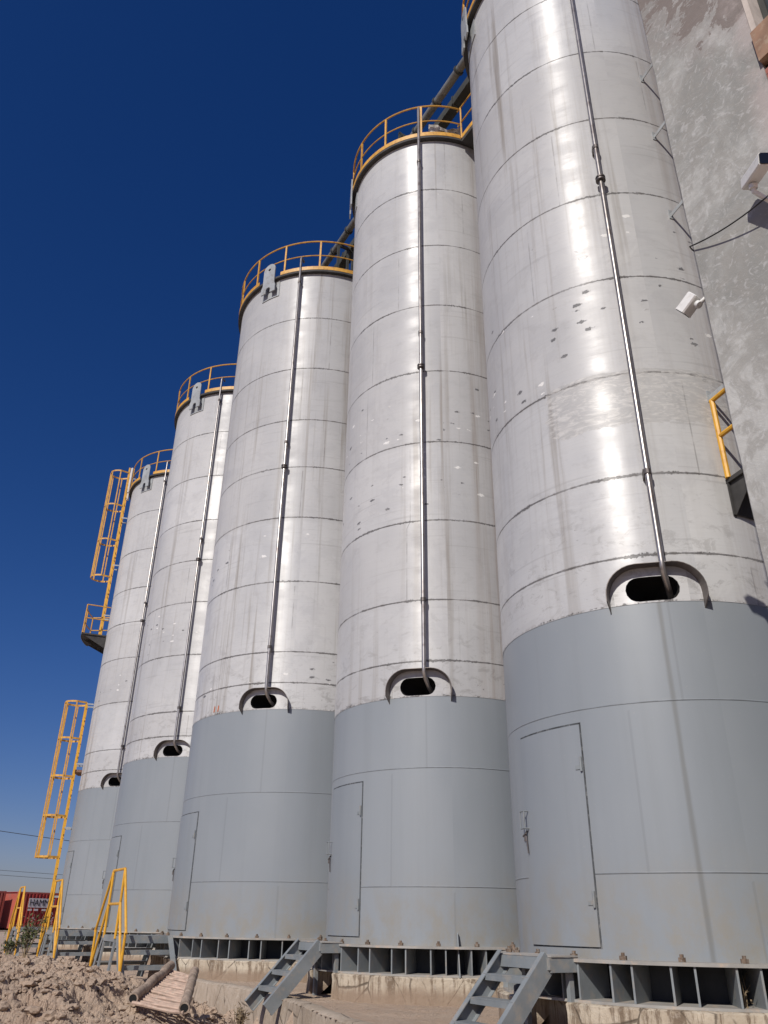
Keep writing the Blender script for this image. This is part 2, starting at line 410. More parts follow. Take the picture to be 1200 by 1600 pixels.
def px(x, y, Y):
    """point on the ray of photo pixel (x, y) at ground distance Y ahead of the camera"""
    X = (x - 600) / F; W = (800 - y) / F; c, s = math.cos(ROLL), math.sin(ROLL)
    a = X * c + W * s; b = -X * s + W * c
    d = Vector((a, math.cos(PITCH) - b * math.sin(PITCH), math.sin(PITCH) + b * math.cos(PITCH)))
    d *= Y / d.y; return Vector((d.x, d.y, d.z + EYE))

# ------------------------------------------------------------------ silos
PLZ, FLZ, GZ = EYE - .61, EYE - .268, .67        # plinth top, flange top, yard level
def zs(l): return [Z(a) for a in l]
SPEC_A = dict(R=U * 1.0, paint=1.674, top=8.466, grey=[1.10, .241], rings=[1.97, 2.52, 3.30, 4.15, 5.0, 5.87, 6.74, 7.63],
              hole_z=1.755, hole_th=-15.3, pipe_th=-11.6, nb=24, doorw=15.2)
SPEC_C = dict(R=U * 1.304, paint=2.045, top=8.31, grey=[1.182, .341], rings=[2.33, 2.68, 3.53, 4.37, 5.08, 5.79, 6.62, 7.49],
              hole_z=2.125, hole_th=-13.4, pipe_th=-11.6, nb=28, doorw=13.2)

def shell(silo, S, seed, dents, smear=None, side=0.6, z_override=None):
    rnd = random.Random(seed); R = S['R']; NC = 192
    hz = Z(S['hole_z']) - 0; hth = S['hole_th']; dth = 360 / NC
    # patch rectangle around the pipe opening, aligned to columns
    halfw = .275 * .5 * U + .10; c0 = int(math.floor((hth - math.degrees(halfw / R)) / dth)); c1 = int(math.ceil((hth + math.degrees(halfw / R)) / dth))
    pz0, pz1 = hz - .155, hz + .17
    zb, zt = Z(S['paint']), Z(S['top'])
    rings = [Z(r) for r in S['rings']]
    zlist = {round(zb, 4): .8, round(zt, 4): 0.0, round(pz0, 4): 0, round(pz1, 4): 0}
    for r in rings:
        zlist[round(r - .12, 4)] = 0.0; zlist[round(r, 4)] = 1.0; zlist[round(r + .12, 4)] = 0.0
    zz = sorted(zlist)
    # drop rows colliding with the patch rows
    zz = [z for z in zz if z in (round(pz0, 4), round(pz1, 4), round(zb, 4)) or not (pz0 + .0 < z < pz1)]
    mids = []
    for a, b in zip(zz, zz[1:]):
        n = max(1, int((b - a) / .35))
        mids += [a + (b - a) * i / n for i in range(n)]
    zz2 = mids + [zz[-1]]
    V, FC, seamv, uvv = [], [], [], []
    ringset = sorted(rings)
    def course(z): return sum(1 for r in ringset if z > r - .01)
    vs = {k: [rnd.randrange(NC) for _ in range(2)] for k in range(len(rings) + 1)}
    for k in vs: vs[k] = [int((rnd.choice([-30, -18, -5, 8, 20, 33, -48]) + rnd.uniform(-3, 3)) / dth), rnd.randrange(NC // 2, NC - 40)]
    sheetv = {k: rnd.random() for k in vs}
    zlow = Z(S['paint'])
    at = dict(low=[], seam=[], vseam=[], sheet=[], side=[], dents=[], smear=[])
    def add(th, z, seam_=None):
        V.append(tuple(cyl(th, R, z))); uvv.append((R_(th) * R, z))
        sv = seam_ if seam_ is not None else max([0] + [1 - abs(z - r) / .12 for r in ringset])
        if abs(z - zb) < .12: sv = max(sv, .90 * (1 - abs(z - zb) / .12))
        at['seam'].append(sv)
        k = course(z); at['sheet'].append(sheetv[min(k, len(rings))])
        tt = (th + 180) % 360 - 180
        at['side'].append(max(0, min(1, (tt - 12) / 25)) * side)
        at['dents'].append(max([0] + [max(0, 1 - abs(z - Z(d)) / w) for d, w in dents]))
        at['vseam'].append(0); at['low'].append(max(0, 1 - (z - zlow) / 1.6) if z < zlow + 1.6 else 0)
        sm = 0
        if smear:
            t0, t1, z0, z1 = smear
            if t0 - 8 < tt < t1 + 8 and z0 - .1 < z < z1 + .05:
                e = min((tt - t0 + 8) / 12, (t1 + 8 - tt) / 12, (z - z0 + .1) / .25); sm = max(0, min(1, e))
        at['smear'].append(sm)
        return len(V) - 1
    if smear:   # extra rows so the smear attribute is well sampled
        zz2 = sorted(set(zz2 + [smear[2] - .1, smear[2] + .15, smear[3] - .14]))
    grid = {}
    for j, z in enumerate(zz2):
        for i in range(NC): grid[i, j] = add((i * dth + 180) % 360 - 180 if False else i * dth, z)
    # seam: fix UV wrap by building per-face loops
    jp0 = min(range(len(zz2)), key=lambda j: abs(zz2[j] - pz0)); jp1 = min(range(len(zz2)), key=lambda j: abs(zz2[j] - pz1))
    cols = set(c % NC for c in range(c0, c1))
    fuv = []
    for j in range(len(zz2) - 1):
        for i in range(NC):
            if jp0 <= j < jp1 and i in cols: continue
            i2 = (i + 1) % NC
            FC.append((grid[i, j], grid[i2, j], grid[i2, j + 1], grid[i, j + 1]))
            fuv.append([(R_((i + d) * dth) * R, zz2[j + e]) for d, e in ((0, 0), (1, 0), (1, 1), (0, 1))])
    # opening: stadium outline blended out to the rectangle
    hw, hh = .305 * U * .5, .148 * U * .5
    outer = []
    for c in range(c0, c1 + 1): outer.append((c * dth, pz0))
    for k in range(1, 4): outer.append((c1 * dth, pz0 + (pz1 - pz0) * k / 4))
    for c in range(c1, c0 - 1, -1): outer.append((c * dth, pz1))
    for k in range(3, 0, -1): outer.append((c0 * dth, pz0 + (pz1 - pz0) * k / 4))
    def stad(ang):
        # point on the stadium in direction ang
        dx, dz = math.cos(ang), math.sin(ang); L = hw - hh
        t = 1e9
        if abs(dz) > 1e-6:
            tt = hh / abs(dz)
            if abs(dx * tt) <= L: t = tt
        if t > 1e8:
            s_ = 1 if dx > 0 else -1
            bq = -2 * dx * s_ * L; cq = L * L - hh * hh
            t = (-bq + math.sqrt(max(0, bq * bq - 4 * cq))) / 2
        return dx * t, dz * t
    n = len(outer); prevring = None; inner_pts = []
    for lay in (0.0, .45, .8, 1.0):
        ids = []
        for (th, z) in outer:
            du, dz = R_(th - hth) * R, z - hz
            sx, sz = stad(math.atan2(dz, du))
            uu = du + (sx - du) * lay; z2 = dz + (sz - dz) * lay
            th2 = hth + math.degrees(uu / R); ids.append(add(th2, hz + z2))
            if lay == 1.0: inner_pts.append((th2, hz + z2))
        if prevring:
            for k in range(n):
                k2 = (k + 1) % n; q = (prevring[k], prevring[k2], ids[k2], ids[k]); FC.append(q)
                fuv.append([uvv[x] for x in q])
        prevring = ids
    me = bpy.data.meshes.new('shell'); me.from_pydata(V, [], FC)
    uvl = me.uv_layers.new(name='UVMap')
    li = 0
    for f, u4 in zip(FC, fuv):
        for q in u4: uvl.data[li].uv = q; li += 1
    # vertical sheet joints, one or two per course
    for j, z in enumerate(zz2):
        k = course(z)
        for c in vs[min(k, len(rings))]: at['vseam'][grid[c % NC, j]] = 1.0
    for nm, arr in at.items():
        a = me.attributes.new(nm, 'FLOAT', 'POINT'); a.data.foreach_set('value', arr)
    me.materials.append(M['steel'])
    for p in me.polygons: p.use_smooth = True
    o = bpy.data.objects.new('shell', me); COL.objects.link(o); o.parent = silo
    # rim turned inwards and the dark chamber behind the opening
    mb = MB(); m = len(inner_pts)
    for (th, z) in inner_pts: mb.v.append(tuple(cyl(th, R + .004, z)))
    for (th, z) in inner_pts: mb.v.append(tuple(cyl(th, R - .16, z)))
    for (th, z) in inner_pts: mb.v.append(tuple(cyl(hth + (th - hth) * .1, R - .45, hz + (z - hz) * .1)))
    for k in range(m):
        k2 = (k + 1) % m; mb.f.append((k, k2, m + k2, m + k)); mb.f.append((m + k, m + k2, 2 * m + k2, 2 * m + k))
    mb.build('pipe_opening', M['dark'], silo, fix=False)
    return o

def skirt(silo, S, seed):
    rnd = random.Random(seed); R = S['R'] - .004; NC = 128; dth = 360 / NC
    zb, zt = FLZ, Z(S['paint']); rings = [Z(g) for g in S['grey']]
    zl = sorted(set([zb, zt] + [r + d for r in rings for d in (-.08, 0, .08)]))
    zz = []
    for a, b in zip(zl, zl[1:]):
        n = max(1, int((b - a) / .4)); zz += [a + (b - a) * i / n for i in range(n)]
    zz.append(zl[-1])
    V, FC, uvs = [], [], []; seam = []; vseam = []; stain = []
    vc = {0: int(-2 / dth), 1: int(-30 / dth), 2: int(-12 / dth)}
    sc = int(round((rnd.choice([-17, -13]) if S is SPEC_A else 2) / dth)); amt = 1.0 if seed == 11 else .35
    for j, z in enumerate(zz):
        k = sum(1 for r in rings if z > r - .01)
        for i in range(NC):
            V.append(tuple(cyl(i * dth, R, z))); seam.append(max([0] + [1 - abs(z - r) / .08 for r in rings]))
            vseam.append(1.0 if i == vc[k] % NC else 0.0)
            stain.append(amt if i == sc % NC else 0.0)
    for j in range(len(zz) - 1):
        for i in range(NC):
            i2 = (i + 1) % NC; FC.append((j * NC + i, j * NC + i2, (j + 1) * NC + i2, (j + 1) * NC + i))
            uvs += [(R_((i + d) * dth) * R, zz[j + e]) for d, e in ((0, 0), (1, 0), (1, 1), (0, 1))]
    me = bpy.data.meshes.new('skirt'); me.from_pydata(V, [], FC)
    uvl = me.uv_layers.new(name='UVMap')
    for k, q in enumerate(uvs): uvl.data[k].uv = q
    for nm, arr in (('seam', seam), ('vseam', vseam), ('stain', stain)):
        a = me.attributes.new(nm, 'FLOAT', 'POINT'); a.data.foreach_set('value', arr)
    me.materials.append(M['paint'])
    for p in me.polygons: p.use_smooth = True
    o = bpy.data.objects.new('painted_skirt', me); COL.objects.link(o); o.parent = silo
    # panels with curved surface
    dc, dw = -60.2, S['doorw']
    def curved(th0, th1, z0, z1, r0, r1, n=14):
        b = MB(); b.ring(r0, r1, z0, z1, th0, th1, n); return b
    g = curved(dc - dw - .35, dc + dw + .35, Z(-.098) - .012, Z(1.022) + .014, R - .02, R + .003)
    dr = curved(dc - dw, dc + dw, Z(-.098), Z(1.018), R + .0, R + .016).build('access_door', M['paint'], silo, smooth=True)
    # give the door UVs matching the skirt
    uvl = dr.data.uv_layers.new(name='UVMap')
    for lp in dr.data.loops:
        v = dr.data.vertices[lp.vertex_index].co; uvl.data[lp.index].uv = (math.atan2(v.x, -v.y) * R, v.z)
    g.build('door_gap', M['gap'], silo)
    for zc in (.80, .12):
        hb = MB(); t = dc + dw - .4
        hb.tube([cyl(t, R + .028, Z(zc) - .07), cyl(t, R + .028, Z(zc) + .07)], .013, 8)
        hb.obox(cyl(t - 2.2, R + .012, Z(zc) - .05), cyl(t, R + .012, 0) - cyl(t - 2.2, R + .012, 0), (0, 0, .04), cyl(t, .012, 0))
        hb.build('hinge', M['greysteel'], dr)
    hb = MB(); t = dc - dw + 1.2
    zc = Z(.50); a = .045; hgt = .17
    P = [cyl(t - 1.0, R + .07, zc + hgt), cyl(t + 1.6, R + .07, zc + hgt), cyl(t + 1.6, R + .07, zc), cyl(t - 1.0, R + .07, zc)]
    hb.tube([P[0], P[1]], .008, 6); hb.tube([P[2], P[3]], .008, 6); hb.tube([P[0], P[3]], .008, 6); hb.tube([P[1], P[2]], .008, 6)
    hb.tube([P[1], cyl(t + 1.6, R + .01, zc + hgt)], .008, 6); hb.tube([P[2], cyl(t + 1.6, R + .01, zc)], .008, 6)
    hb.build('handle', M['greysteel'], dr)
    lb = MB(); lb.tube([cyl(t - 1.6, R + .04, zc - .07), cyl(t + .8, R + .045, zc - .05), cyl(t + .3, R + .02, zc - .02)], .010, 6)
    lb.tube([cyl(t + .2, R + .035, zc - .03), cyl(t + .9, R + .03, zc - .24)], .008, 6)
    lb.box(cyl(t + .1, R + .04, zc - .10), (.03, .02, .05))
    lb.build('latch', M['clamp'], dr)
    return o

def base_ring(silo, S):
    R = S['R']; nb = S['nb']; H = FLZ - PLZ
    MB().ring(R - .32, R + .215, FLZ - .028, FLZ, 0, 360, 128).build('base_flange', M['dustplate'], silo)
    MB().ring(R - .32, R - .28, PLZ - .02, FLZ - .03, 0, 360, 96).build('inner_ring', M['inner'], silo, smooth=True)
    MB().ring(R - .28, R + .19, PLZ - .0, PLZ + .022, 0, 360, 96).build('bottom_plate', M['dustplate'], silo)
    rib0 = None; b0 = None
    pitch = 360 / nb; start = -7.0
    for k in range(nb):
        for s in (-1, 1):
            th = start + k * pitch + s * pitch * .185
            if rib0 is None:
                rib0 = MB().box((0, -(R - .03), (PLZ + FLZ) / 2 - .003), (.018, .44, H - .052)).build('rib', M['greysteel'], silo)
                rib0.rotation_euler = (0, 0, R_(th))
            else: share(rib0, silo, R_(th))
        th = start + k * pitch
        if b0 is None:
            b = MB(); b.tube([(0, -(R + .11), FLZ - .001), (0, -(R + .11), FLZ + .058)], .017, 8)
            b.tube([(0, -(R + .11), FLZ + .001), (0, -(R + .11), FLZ + .034)], .034, 6)
            b0 = b.build('anchor_bolt', M['bolt'], silo); b0.rotation_euler = (0, 0, R_(th))
        else: share(b0, silo, R_(th))

def hood(silo, S):
    R = S['R']; zc = Z(S['hole_z']); th0 = S['hole_th'] + .8
    hw = .262 * U; zt = zc + .240; zb = Z(S['paint']) - .085; rad = .30
    path = [(-hw, zb)]
    for k in range(9):
        a = math.pi - math.pi / 2 * k / 8; path.append((-hw + rad + rad * math.cos(a), zt - rad + rad * math.sin(a)))
    for k in range(9):
        a = math.pi / 2 - math.pi / 2 * k / 8; path.append((hw - rad + rad * math.cos(a), zt - rad + rad * math.sin(a)))
    path.append((hw, zb))
    d = .135; b = MB(); n = len(path); t = .008
    cen = (0, zc)
    for (x, z) in path:
        # foot ends cut on a slant
        foot = z <= zb + .001
        nx, nz = (x - 0), (z - zc); L = math.hypot(nx, nz); nx, nz = nx / L * t, nz / L * t
        for (rr, k) in ((R - .004, 0), (R + d, 0), (R + d, 1), (R - .004, 1)):
            zz = z + (.10 if foot and rr > R else 0)
            b.v.append(tuple(cyl(th0 + math.degrees((x + nx * k) / R), rr, zz + nz * k)))
    for i in range(n - 1):
        for e in range(4):
            e2 = (e + 1) % 4; b.f.append((4 * i + e, 4 * i + 4 + e, 4 * i + 4 + e2, 4 * i + e2))
    b.f.append((0, 1, 2, 3)); a = 4 * (n - 1); b.f.append((a + 3, a + 2, a + 1, a))
    b.build('rain_hood', M['hood'], silo)

def pipe(silo, S, top_z, clamps, flange_z, label=None):
    R = S['R']; th = S['pipe_th']; off = .105; zc = Z(S['hole_z'])
    r = .0325
    P = [cyl(th + 3.0, R - .18, zc - .07), cyl(th + 1.5, R - .02, zc + .00), cyl(th + .3, R + .07, zc + .12), cyl(th, R + off, zc + .19), cyl(th, R + off, zc + .26)]
    z = zc + .6
    zt = Z(top_z)
    P += [cyl(th, R + off, z), cyl(th, R + off, zt - .10), cyl(th, R + off - .03, zt - .02), cyl(th, R + off - .10, zt), cyl(th, R - .12, zt)]
    p = MB().tube(P, r, 12).build('vent_pipe', M['pipe'], silo, smooth=True)
    for cz in clamps:
        b = MB(); zz = Z(cz); b.tube([cyl(th, R + off, zz - .03), cyl(th, R + off, zz + .03)], .043, 12)
        b.obox(cyl(th, R - .002, zz - .05) + Vector((-.045, 0, 0)), (.055, 0, 0), cyl(th, off - .02, 0), (0, 0, .10))
        b.build('clamp', M['clamp'], p)
    b = MB(); zz = Z(flange_z)
    for dz in (-.022, .022): b.tube([cyl(th, R + off, zz + dz - .012), cyl(th, R + off, zz + dz + .012)], .068, 14)
    b.build('pipe_flange', M['clamp'], p, smooth=True)
    return p

def guard(silo, S, post_ths, gap=None, t0=-180, t1=180, toe_gap=None, rail_rot=0):
    R = S['R']; zt = Z(S['top']); Ro = R + .10
    deck = MB().ring(R - .02, Ro, zt - .0, zt + .06, 0, 360, 96).build('top_deck_rim', M['deck'], silo)
    MB().ring(.05, R - .02, zt + .02, zt + .05, 0, 360, 96).build('roof', M['deck'], silo)
    sky = MB().ring(R - .03, R + .004, zt - .09, zt, 0, 360, 96)
    g = empty_part = None
    def arc(z, a, b, r):
        n = max(4, int((b - a) / 3)); return MB().tube([cyl(a + (b - a) * i / n, Ro - .02, z) for i in range(n + 1)], r, 6)
    g = arc(zt + 1.06, t0, t1, .022).build('top_rail', M['orange'], silo, smooth=True)
    arc(zt + .56, t0, t1, .017).build('mid_rail', M['orange'], silo, smooth=True)
    segs = [(t0, t1)] if not toe_gap else [(t0, toe_gap[0]), (toe_gap[1], t1)]
    for a, b in segs: MB().ring(Ro - .012, Ro + .004, zt + .06, zt + .17, a, b, max(6, int((b - a) / 3))).build('toe_board', M['orange'], silo)
    p0 = None
    for th in post_ths:
        if p0 is None:
            p0 = MB().box((0, -(Ro - .02), zt + .565), (.045, .03, 1.0)).build('rail_post', M['orange'], silo); p0.rotation_euler = (0, 0, R_(th))
        else: share(p0, silo, R_(th))

def lifting_lug(silo, S, th):
    R = S['R']; z0, z1 = Z(S['top'] - .27), Z(S['top'] + .31)
    r = R + .105; T = cyl(th + 90, 1, 0); N_ = cyl(th, 1, 0)
    def P(x, z, rr=r): return N_ * rr + T * x + Vector((0, 0, z))
    zz = Z(S['top'] - .3)
    d = MB(); d.ring(R + .003, R + .02, z0 - .06, z0 + .42, th - math.degrees(.28 / R), th + math.degrees(.28 / R), 8)
    lug = MB(); hw = .19
    out = [(-hw - .04, z0 + .06), (-.07, z0 + .06), (-.07, z0 + .18), (-.04, z0 + .24), (.04, z0 + .24), (.07, z0 + .18), (.07, z0 + .06), (hw + .04, z0 + .06), (hw + .04, z0 + .26), (hw, z0 + .36)]
    for k in range(9): a = math.pi * k / 8; out.append((hw * math.cos(a), z1 - hw + hw * math.sin(a)))
    out += [(-hw, z0 + .36), (-hw - .04, z0 + .26)]
    # solid outline; a dark disc on its face stands in for the shaded hole
    lug.plate([P(x, z) for x, z in out], N_ * .03)
    L = lug.build('lifting_lug', M['greylight'], silo)
    MB().tube([P(0, z1 - hw, r + .012), P(0, z1 - hw, r + .034)], .04, 12).build('lug_hole_disc', M['dark'], L)
    d.build('doubler_plate', M['greylight'], L)

def make_silo(name, label, C, S, seed, dents, **kw):
    s = empty(name, (C[0] * U, C[1] * U, 0))
    tag(s, label, 'silo', 'stainless silos standing in a row')
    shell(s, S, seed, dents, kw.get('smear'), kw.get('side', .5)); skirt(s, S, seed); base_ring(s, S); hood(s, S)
    return s
C_ = [(1.83966, 5.29196), (.56574, 7.53947), (-.98390, 9.94795), (-2.65125, 12.88508), (-4.31567, 15.83426)]
sA = make_silo('storage_silo', 'nearest and largest-looking steel silo beside the cement wall, its lower third painted grey', C_[0], SPEC_A, 11,
               [(3.5, .5), (3.9, .7), (4.6, .6)], smear=(-44, 26, Z(2.88), Z(3.30)), side=.7)
sB = make_silo('storage_silo', 'second silo from the right with a thin pipe running past its railing', C_[1], SPEC_A, 12, [(3.8, .9), (4.3, .8)], side=.95)
sC = make_silo('storage_silo', 'middle silo of the row, with a lifting lug left of its pipe', C_[2], SPEC_C, 13, [(3.9, .5), (2.45, .35)], smear=(22, 60, Z(4.7), Z(5.05)), side=.25)
sD = make_silo('storage_silo', 'fourth silo, between the middle silo and the farthest one', C_[3], SPEC_C, 14, [(4.0, .7)], side=.25)
sE = make_silo('storage_silo', 'farthest silo with the caged yellow ladders up its left side', C_[4], SPEC_C, 15, [(3.9, .6)], side=.25)
pipe(sA, SPEC_A, 9.0, (8.05, 5.46, 2.50), 5.10)
pipe(sB, SPEC_A, 9.05, (8.05, 5.46, 2.50), 5.02)
for s in (sC, sD, sE): pipe(s, SPEC_C, 8.62, (8.12, 5.42, 2.72), 5.06)
pa = [-10 + 26 * k for k in range(-7, 7)]
guard(sA, SPEC_A, [t for t in pa if not 190 < t % 360 < 236], t0=-146, t1=180)
guard(sB, SPEC_A, [t for t in pa if not 14.5 < t < 44], t0=41, t1=376)
pc = [22.5 * k for k in range(16)]
for s in (sC, sD, sE):
    guard(s, SPEC_C, pc, toe_gap=(-42, -25)); lifting_lug(s, SPEC_C, -33)
for s in (sA, sB): lifting_lug(s, SPEC_A, -84)

# stiffener plates and a small tag on the two nearest silos
for s, th in ((sA, 1.0), (sB, .4)):
    b = MB().plate([cyl(th, 1.8 - .002, FLZ + .16), cyl(th, 1.8 + .05, FLZ + .16), cyl(th, 1.8 + .25, PLZ + .0), cyl(th, 1.8 - .002, PLZ + .0)], (.014, 0, 0))
    b.build('stiffener_plate', M['greysteel'], s)
    if s is sB:
        e = MB(); T = cyl(52, 1.8, FLZ + .29); N_ = cyl(52, 1, 0); X = cyl(142, 1, 0)
        e.obox(T - X * .035, X * .07, N_ * .012, (0, 0, .07)); e.build('earthing_plate', M['markwhite'], s)
# two orange strokes painted by hand on the middle silo
for i, th in enumerate((-43.6, -40.6)):
    MB().plate([cyl(th, SPEC_C['R'] + .004, Z(2.07)), cyl(th + .8, SPEC_C['R'] + .004, Z(2.07)), cyl(th + 1.0, SPEC_C['R'] + .004, Z(2.135)), cyl(th + .4, SPEC_C['R'] + .004, Z(2.14))], cyl(th, .002, 0)).build('paint_mark', M['redmark'], sC)
# roof boxes
def roof_hopper(silo, th, r, z, w, h):
    c = cyl(th, r, z); b = MB(); n = len(b.v)
    a = w / 2; t = w * .12
    b.v = [(c.x + x * a, c.y + y * a, c.z) for x, y in ((-1, -1), (1, -1), (1, 1), (-1, 1))] + [(c.x + x * t, c.y + y * t, c.z + h) for x, y in ((-1, -1), (1, -1), (1, 1), (-1, 1))]
    b.f = [(0, 1, 5, 4), (1, 2, 6, 5), (2, 3, 7, 6), (3, 0, 4, 7), (4, 5, 6, 7), (3, 2, 1, 0)]
    b.build('roof_hopper', M['greylight'], silo)
roof_hopper(sB, -50, 1.10, Z(8.466) + .05, .75, 1.05)
roof_hopper(sD, 30, 1.55, Z(8.31) + .05, .8, .85)
roof_hopper(sE, 15, 1.7, Z(8.31) + .05, .5, .6)

# ------------------------------------------------------------------ plinths
plabels = ['round concrete plinth under the nearest silo, cracked and stained', 'cracked concrete plinth under the second silo from the right', 'stained concrete plinth under the middle silo',
           'concrete plinth under the fourth silo behind the yellow stair rails', 'concrete plinth under the farthest silo']
for i, (c, S) in enumerate(zip(C_, (SPEC_A, SPEC_A, SPEC_C, SPEC_C, SPEC_C))):
    R = S['R'] + .245; b = MB(); rnd = random.Random(40 + i)
    t0, t1, n = -52.5, 287.5, 300; rows = [(0, PLZ - .001), (.012, PLZ - .015), (.0, PLZ - .09), (.004, GZ + .06), (.02, GZ - .12)]
    cnt = n + 1
    for k in range(cnt):
        th = t0 + (t1 - t0) * k / n
        P0 = cyl(th, R - .5, PLZ - .001); b.v.append(tuple(P0))
        for q, (dr, z) in enumerate(rows):
            p = cyl(th, R + dr, z); nn = noise.fractal(Vector((p.x * 4, p.y * 4, z * 4 + i * 9)), 1, 2, 4) * .018
            p = cyl(th, R + dr + nn - (.012 if q == 0 else 0), z + (nn * .5 if 0 < q < 4 else 0)); b.v.append(tuple(p))
    m = len(rows) + 1
    for k in range(n):
        for q in range(m - 1): b.f.append((k * m + q, (k + 1) * m + q, (k + 1) * m + q + 1, k * m + q + 1))
    b.f.append(tuple(range(m))[::-1]); b.f.append(tuple(n * m + q for q in range(m)))
    # recessed foot under the door
    b.ring(.6, R - .32, GZ - .12, PLZ - .012, -76, -50, 14)
    o = b.build('concrete_plinth', M['plinth'], None, (c[0] * U, c[1] * U, 0), smooth=True); tag(o, plabels[i], 'plinth', 'concrete plinths under the silos')

# ------------------------------------------------------------------ stairs
EN = cyl(-61, 1, 0); ET = cyl(29, 1, 0); UP = Vector((0, 0, 1))
def radial_stairs(c, S, label):
    """open steel steps from the yard up to the door, no handrail"""
    R = S['R']; o = empty('steel_steps', (c[0] * U, c[1] * U, 0)); tag(o, label, 'steps', 'grey steel steps without handrails')
    r0, r1 = R + .13, R + .44; hw = .34; top = FLZ + .02
    b = MB(); b.obox(EN * r0 - ET * (hw + .06) + UP * (top - .01), EN * (r1 - r0), ET * (2 * hw + .12), UP * .012); b.build('landing_plate', M['dustplate'], o)
    b = MB()
    for e, w in ((-hw - .05, .02), (hw + .03, .02)): b.obox(EN * r0 + ET * e + UP * (top - .13), EN * (r1 - r0), ET * w, UP * .117)
    b.obox(EN * r1 - ET * (hw + .05) + UP * (top - .11), EN * .014, ET * (2 * hw + .1), UP * .097)
    b.build('landing_frame', M['greysteel'], o)
    drop = top - GZ + .05; run = .72
    D = (EN * run - UP * drop); Dn = D.normalized(); Nn = ET.cross(Dn).normalized()
    if Nn.z < 0: Nn = -Nn
    for e in (-hw, hw):
        b = MB(); st = EN * (r1 - .02) + ET * e + UP * (top - .02); L = D.length; s = 1 if e > 0 else -1
        b.obox(st - Nn * .10, D, ET * (.010 * s), Nn * .17)            # web
        b.obox(st + Nn * .062 - ET * (.05 * s) * 1, D, ET * (.05 * s), Nn * .008)
        b.obox(st - Nn * .10 - ET * (.05 * s), D, ET * (.05 * s), Nn * .008)
        b.build('stringer', M['greysteel'], o)
    for k in range(1, 4):
        f = k / 4; P = EN * (r1 - .02 + run * f - .085) + UP * (top - drop * f + .02)
        b = MB(); b.obox(P - ET * (hw - .006) + UP * -.012, EN * .15, ET * (2 * hw - .012), UP * .012)
        b.obox(P - ET * (hw - .006) + EN * .138 - UP * .055, EN * .012, ET * (2 * hw - .012), UP * .042)
        b.build('tread', M['greysteel'], o)
    for e in (hw - .05, -hw): MB().obox(EN * (r0 + .02) + ET * e + UP * (GZ - .03), EN * .05, ET * .05, UP * (top - GZ - .1)).build('support_leg', M['greysteel'], o)
radial_stairs(C_[0], SPEC_A, 'grey open steel steps with muddy landing at the nearest silo door')
radial_stairs(C_[1], SPEC_A, 'smaller-looking grey steel steps at the foot of the second silo')

def landing_stairs(c, S, label):
    """platform at the door with a flight down to each side and a yellow guard on its outer edge"""
    R = S['R']; o = empty('stair_landing', (c[0] * U, c[1] * U, 0)); tag(o, label, 'stairs', 'double flight landings with yellow handrails')
    ri, ro = R + .17, R + 1.13; top = FLZ + .0; ht = .45
    A = lambda r, t, z: EN * r + ET * t + UP * z
    b = MB(); b.obox(A(ri, -ht, top - .02), EN * (ro - ri), ET * (2 * ht), UP * .02)
    b.obox(A(ri, ht, top - .12), EN * (ro - ri), ET * .012, UP * .118); b.obox(A(ri, -ht - .012, top - .12), EN * (ro - ri), ET * .012, UP * .118)
    b.build('platform', M['greysteel'], o)
    steps = 3; rise = (top - GZ) / (steps); run = .25
    for sgn in (1, -1):
        for k in range(1, steps):
            t = sgn * (ht + run * k - .20 * (1 if sgn > 0 else 0)); z = top - rise * k
            b = MB(); b.obox(A(ri + .02, t if sgn > 0 else t, z - .02), EN * (ro - ri - .04), ET * .22, UP * .02)
            b.obox(A(ri + .02, t + (.22 if sgn > 0 else -.012), z - .07), EN * (ro - ri - .04), ET * .012, UP * .068)
            b.build('tread', M['greysteel'], o)
        for r, w in ((ri - .02, .02), (ro - .02, .02)):
            b = MB()
            t1 = sgn * (ht + .03); t2 = sgn * (ht + run * steps)
            b.plate([A(r, t1, top - .01), A(r, t1 + sgn * .10, top - .01), A(r, t2 + sgn * .05, GZ - .06), A(r, t2 - sgn * .10, GZ - .06)], EN * w)
            b.plate([A(r + (0 if r > ri else .0), t1 + sgn * .10, top - .012), A(r, t1 + sgn * .105, top - .0), A(r, t2 + sgn * .06, GZ - .06), A(r, t2 + sgn * .05, GZ - .06)], EN * (-.07 if r > ri else .09))
            b.build('stringer', M['greysteel'], o)
    for t in (-ht, ht - .07):
        b = MB(); b.plate([A(ro - .03, t, top - .022), A(ro - .03, t + .07, top - .022), A(ro + .03, t + (.13 if t > 0 else .07), GZ - .06), A(ro + .03, t - (.06 if t < 0 else 0), GZ - .06)], EN * .03)
        b.build('leg', M['greysteel'], o)
    b = MB(); b.obox(A(ro + .002, -ht, top - .10), EN * .012, ET * 2 * ht, UP * .09); b.build('side_beam', M['greysteel'], o)
    # yellow guard: two top posts, two cross bars, a sloping top and middle rail down each flight
    g = MB(); r = ro - .0; hp = 1.07; rr = .024
    P = [A(r, -ht, top), A(r, ht, top)]
    g.tube([P[0] - UP * .05, P[0] + UP * hp], rr, 8); g.tube([P[1] - UP * .05, P[1] + UP * hp], rr, 8)
    g.tube([P[0] + UP * hp, P[1] + UP * hp], rr, 8); g.tube([P[0] + UP * .5, P[1] + UP * .5], rr, 8)
    for sgn, p in ((-1, P[0]), (1, P[1])):
        q = A(r + .01, sgn * (ht + .74), GZ)
        hh = .70
        g.tube([p + UP * hp, q + UP * hh + ET * sgn * .05], rr, 8)
        g.tube([q + UP * (hh + .02), q + UP * -.05], rr, 8)
        g.tube([p + UP * .52, q + UP * .12], rr, 8)
    g.build('handrail', M['yellow'], o, smooth=True)
    return o
